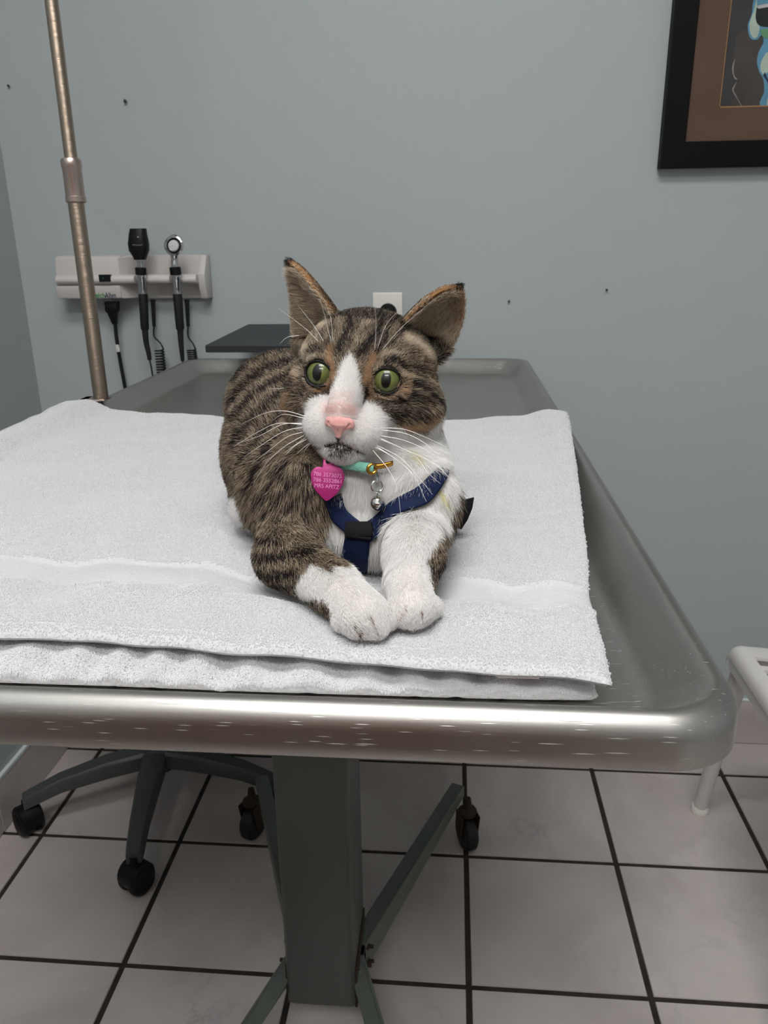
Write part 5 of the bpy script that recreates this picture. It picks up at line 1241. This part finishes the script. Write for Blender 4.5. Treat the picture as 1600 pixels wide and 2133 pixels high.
# ---- eyes
def eye_mat():
    m, nt, b = new_mat('green_iris'); tc = N(nt, 'ShaderNodeTexCoord'); sp_ = N(nt, 'ShaderNodeSeparateXYZ'); nt.links.new(tc.outputs['Object'], sp_.inputs[0])
    def math_(op, a, b_=None):
        n = N(nt, 'ShaderNodeMath', operation=op)
        for i, q in enumerate((a, b_)):
            if q is None: continue
            if isinstance(q, (int, float)): n.inputs[i].default_value = q
            else: nt.links.new(q, n.inputs[i])
        return n.outputs[0]
    x, y = sp_.outputs['X'], sp_.outputs['Y']
    r_ = math_('SQRT', math_('ADD', math_('POWER', x, 2), math_('POWER', y, 2)))
    pup = math_('SQRT', math_('ADD', math_('POWER', math_('DIVIDE', x, .0031), 2), math_('POWER', math_('DIVIDE', y, .0054), 2)))
    no = N(nt, 'ShaderNodeTexNoise', i_Scale=700.0, i_Detail=3.0); nt.links.new(tc.outputs['Object'], no.inputs['Vector'])
    ramp = N(nt, 'ShaderNodeValToRGB'); e = ramp.color_ramp.elements; e[0].position = .25; e[0].color = (*lin((112,114,54)), 1); e[1].position = .74; e[1].color = (*lin((78,86,44)), 1)
    k = ramp.color_ramp.elements.new(.84); k.color = (*lin((46,54,32)), 1); k = ramp.color_ramp.elements.new(.92); k.color = (*lin((12,12,10)), 1)
    rr = math_('ADD', math_('DIVIDE', r_, .0096), math_('MULTIPLY', math_('SUBTRACT', no.outputs['Fac'], .5), .10)); nt.links.new(rr, ramp.inputs['Fac'])
    pr2 = N(nt, 'ShaderNodeMapRange'); pr2.inputs['From Min'].default_value = .94; pr2.inputs['From Max'].default_value = 1.06; nt.links.new(pup, pr2.inputs['Value'])
    mx = N(nt, 'ShaderNodeMix', data_type='RGBA'); mx.inputs['A'].default_value = (.003, .003, .003, 1); nt.links.new(pr2.outputs[0], mx.inputs['Factor']); nt.links.new(ramp.outputs['Color'], mx.inputs['B'])
    nt.links.new(mx.outputs['Result'], b.inputs['Base Color']); b.inputs['Roughness'].default_value = .35; b.inputs['Specular IOR Level'].default_value = .3; b.inputs['Coat Weight'].default_value = .5; b.inputs['Coat Roughness'].default_value = .015
    return m
EM = eye_mat(); LIDM = plain('dark_eyelid', (16, 12, 11), .6, spec=.25)
for ec, ax, s in EYES:
    gz = unit((ax*.8 + HF*.5 + HU*.04)[None])[0]; ex = np.cross(HU, gz); ex /= np.linalg.norm(ex); ey = np.cross(gz, ex)
    e = MB().ball((0,0,0), ER, 40, 28).build('eye', EM, None, smooth=60); e.parent = cat
    Mx = Matrix(((ex[0], ey[0], gz[0], ec[0]-CATLOC[0]), (ex[1], ey[1], gz[1], ec[1]-CATLOC[1]), (ex[2], ey[2], gz[2], ec[2]-CATLOC[2]), (0,0,0,1))); e.matrix_local = Mx
    ex = np.cross(HU, ax); ex /= np.linalg.norm(ex); ey = np.cross(ax, ex); pts = []
    for k in range(49):
        t = 2*PI*k/48; x_, y_ = .0089*math.cos(t), (.0074 if math.sin(t) > 0 else .0085)*math.sin(t)
        if x_*s < -.004 and y_ < .002: x_ -= s*.0012*min(1, (-x_*s-.004)/.004); y_ -= .0016*min(1, (-x_*s-.004)/.004)
        zz = math.sqrt(max(1e-8, .0108**2 - x_*x_ - y_*y_)); pts.append(ec + ex*x_ + ey*y_ + ax*zz)
    lid = MB(); lid.tube(pts, [.00085 + .00060*max(0, min(1, .45 - .8*math.sin(2*PI*k/48) - .35*s*math.cos(2*PI*k/48))) for k in range(49)], 8, caps=False)
    inn = ec + ex*(-s*.0108) + ey*(-.0046) + ax*.0042; lid.tube([pts[24 if s > 0 else 0] - ey*.001, inn, inn - ex*s*.0014 - ey*.0028 - ax*.0006], [.0019, .0017, .0005], 8)
    lid.build('eyelid', LIDM, cat)

# ---- nose leather
def small_sdf(fun, lo, hi, h):
    n = np.ceil((np.array(hi)-lo)/h).astype(int)+1; g = [lo[i]+np.arange(n[i])*h for i in range(3)]; G = np.stack(np.meshgrid(*g, indexing='ij'), -1); return surface_nets(fun(G), np.array(lo), h)
def nose_f(G):
    def el(c, r): q = (G-np.array(c))/np.array(r); k0 = np.linalg.norm(q, axis=-1); k1 = np.linalg.norm(q/np.array(r), axis=-1); return k0*(k0-1)/np.maximum(k1, 1e-6)
    def cp(a, b, ra, rb): a = np.array(a, float); ba = np.array(b)-a; t = np.clip(((G-a) @ ba)/(ba @ ba), 0, 1); return np.linalg.norm(G-(a+t[..., None]*ba), axis=-1)-(ra+(rb-ra)*t)
    d = el((0,.0020,0), (.0088,.0030,.0036)); d = smin(d, cp((0,.0005,.0004), (0,-.0056,-.0010), .0056, .0021), .0026)
    for s in (-1, 1): d = smin(d, cp((s*.0040,.0008,.0006), (s*.0072,.0004,-.0012), .0032, .0022), .0014)
    for s in (-1, 1): d = smax(d, -cp((s*.0066,.0000,.0024), (s*.0036,-.0024,.0022), .0011, .0007), .0008)
    d = smax(d, -cp((0,-.001,.0042), (0,-.0062,.0014), .0004, .0005), .0006)
    return d
nv, nq = small_sdf(nose_f, (-.0115,-.0095,-.0065), (.0115,.0075,.0068), .0004)
nv = nv*np.array([1.0, 1.10, .70]); nw = NOSE + nv[:, :1]*HR + nv[:, 1:2]*HU + nv[:, 2:]*HF
np_mesh('nose', nw, nq, plain('pink_nose_leather', (228, 172, 166), .6, spec=.3, bump=(2600, .3, .0004), var=(260, (214, 148, 144), .8)), cat)
# ---- whiskers and brow whiskers
WM = plain('whisker', (244, 242, 238), .35)
def whisker(L, f0, f1, r=.00024):
    P = [hpx(u, v, f0 + (f1-f0)*(i/(len(L)-1))**1.3) for i, (u, v) in enumerate(L)]; C = spline(P, 22)
    MB().tube(C, np.linspace(r, r*.25, 22), 6).build('whisker', WM, cat)
for L in ([(545,12),(400,5),(300,45),(150,135)], [(550,25),(430,50),(300,130),(210,190)], [(555,50),(450,80),(330,170),(250,230)], [(560,62),(440,130),(340,220),(258,340)], [(565,88),(480,140),(400,240),(355,400)], [(585,108),(540,140),(490,190),(420,290)], [(595,105),(550,150),(520,230)], [(590,60),(500,120),(410,200),(372,330)]): whisker(Z2_(L), .010, -.004)
for L in ([(545,978),(440,950),(330,960),(200,1020)], [(545,990),(430,968),(370,1000)], [(540,1018),(420,1025),(290,1090),(170,1130)]): whisker(Z3(L), .010, -.008)
for L in ([(900,30),(1080,35),(1200,75),(1330,135)], [(935,68),(1100,100),(1230,160),(1350,240)], [(950,80),(1100,150),(1250,220),(1380,330)], [(880,112),(1000,170),(1110,250),(1180,350),(1222,440)], [(930,118),(1080,200),(1200,330),(1255,400)], [(925,155),(1010,260),(1060,370),(1082,530)], [(960,90),(1150,180),(1230,280),(1300,340)], [(915,113),(1060,210),(1150,290),(1200,380)], [(940,40),(1100,60),(1220,120),(1320,210)]): whisker(Z2_(L), .012, .018)
for L in ([(650,560),(600,480),(530,390),(490,340)], [(695,575),(660,430),(622,300)], [(700,560),(690,430),(640,300)], [(932,640),(942,500),(938,370)], [(945,615),(1000,470),(1080,380)], [(972,615),(1080,490),(1240,350)], [(512,530),(450,540),(408,575)], [(620,560),(560,500),(470,430),(400,380)], [(430,822),(390,825),(345,825)]): whisker(Z3(L), -.002, .012, .00017)

# ---- collar with heart tag and bell
collar = thing('pet_collar', tuple(hpx(772, 972, -.004)), 'mint green collar with pink heart tag and silver bell on the cat', 'collar')
ring_pts = [hpx(676, 946, -.016), hpx(705, 962, -.002), hpx(735, 967, .004), hpx(765, 972, .006), hpx(800, 972, .004), hpx(840, 958, -.004), hpx(880, 930, -.018), H(.047, -.036, -.055), H(.032, -.022, -.090), H(0, -.018, -.100), H(-.034, -.024, -.088), H(-.047, -.036, -.050)]
rc_ = spline(ring_pts + ring_pts[:1], 97)[:-1]; ctr = rc_.mean(0); axu = unit((HU*.9 + HF*.25)[None])[0]
MINT = plain('mint_velvet', (150, 216, 196), .9, spec=.1, bump=(1500, .8, .001)); BRASS = plain('brass', (190, 138, 62), .28, 1)
def band(i0_, i1_, w_, th, mat, name, push=0.0):
    C = rc_[i0_:i1_] if i1_ > i0_ else np.concatenate([rc_[i0_:], rc_[:i1_]]); out = unit((C-ctr) - ((C-ctr) @ axu)[:, None]*axu); o_ = out*push
    top_ = np.stack([C + axu*w_*q + out*(th if abs(q) < .45 else th*.5) + o_ for q in (-.5,-.3,0,.3,.5)], 1); bot_ = np.stack([C + axu*w_*q + o_ for q in (-.5,-.3,0,.3,.5)], 1)
    V, F = slab_mesh(top_, bot_); return np_mesh(name, V, F, mat, collar)
band(0, 28, .0065, .0026, MINT, 'mint_band', .001); band(56, 97, .0070, .0022, MINT, 'mint_band'); band(27, 37, .0034, .0018, BRASS, 'brass_band', -.0022)
bp_ = hpx(775, 977, .0085); MB().torus(bp_, .0028, .0011, HF*.8 + HR*.5, 24, 10).build('ring', BRASS, collar)
PK = plain('pink_anodised_metal', (158, 28, 104), .38, .3, spec=.6); PKT = plain('pale_pink_engraving', (214, 128, 180), .5)
def tagpt(u, v, off=0.0): return TP + ((ray(u, v)*1.0)*(((TP-CAMP) @ TNn)/(ray(u, v) @ TNn)) + CAMP - TP) + TNn*off
h0, hn = hit(690, 1010); TNn = unit((CAMP - h0 + np.array([-.02, 0, .03]))[None])[0]; TP = h0 + TNn*.0095
hx = Z2_([(646,250),(622,247),(600,255),(584,275),(580,300),(586,335),(600,368),(625,400),(650,425),(667,437),(690,425),(722,398),(748,362),(764,325),(768,298),(758,268),(738,248),(716,238),(708,225),(703,200),(690,190),(668,188),(652,196),(648,215)])
hp = spline([tagpt(u, v) for u, v in hx] + [tagpt(*hx[0])], 90)[:-1]
tg = MB().prism(list(hp), TNn*.0012).build('heart_tag', PK, collar, smooth=25, bevel=.0003, label='pink heart-shaped name tag')
hole = Z2_([(675,218)])[0]; hl = tagpt(*hole, .0006)
MB().lathe([(.0,0),(.0014,0),(.0014,.0016),(0,.0016)], hl - TNn*.0005, TNn, 16).build('hole', MAT['frame_black'], tg, smooth=0)
MB().torus(tagpt(*Z2_([(677,196)])[0], .0010), .0019, .00045, HR*.9 + HF*.4, 24, 8).build('split_ring', MAT['chrome'], tg)
for txt, (ua, va), (ub, vb) in (('786 3573075', (597,286), (752,300)), ('786 3552861', (597,318), (752,330)), ('MRS APITZ', (602,350), (738,362))):
    (ua, va), (ub, vb) = Z2_([(ua, va), (ub, vb)]); a, b = tagpt(ua, va, .00125), tagpt(ub, vb, .00125); xd = b-a; L_ = np.linalg.norm(xd)
    t = text_mesh('lettering', txt, .0036, PKT, tg, (a+b)/2, xd, np.cross(TNn, xd/L_), depth=.00006)
    q = np.array([tuple(v.co) for v in t.data.vertices]); ctr_ = q.mean(0); xu = xd/L_; ex_ = (q-ctr_) @ xu; k = L_/(ex_.max()-ex_.min()); q = q + ((k-1)*ex_)[:, None]*xu
    t.data.vertices.foreach_set('co', q.astype(np.float32).ravel()); t.data.update()
bh, bn = hit(786, 1048); BF = unit((CAMP-bh)[None])[0]; bt = lambda u, v, off: (lambda d: CAMP + d*(((bh+BF*off-CAMP) @ BF)/(d @ BF)))(ray(u, v))
bc = bt(786.5, 1048, .011); br = .0048
be_ = MB().ball(bc, br, 24, 16); bell = be_.build('bell', plain('silver_bell', (210, 206, 200), .10, 1), collar)
MB().torus(bc, br*.99, .0003, (0, .3, 1), 32, 6).build('seam', MAT['chrome'], bell)
MB().torus(bc + (bt(786,1028,.011)-bc)*.78, .0014, .0004, HR, 16, 6).build('loop', MAT['chrome'], bell)
MB().torus(bt(785.5, 1013, .011), .0037, .00055, BF*.9 + HR*.3, 28, 8).build('split_ring', MAT['chrome'], bell)
MB().tube([bt(787, 1005, .0112), bt(787.5, 995, .011), bt(787, 984, .010)], .0011, 8).build('link', MAT['chrome'], bell)
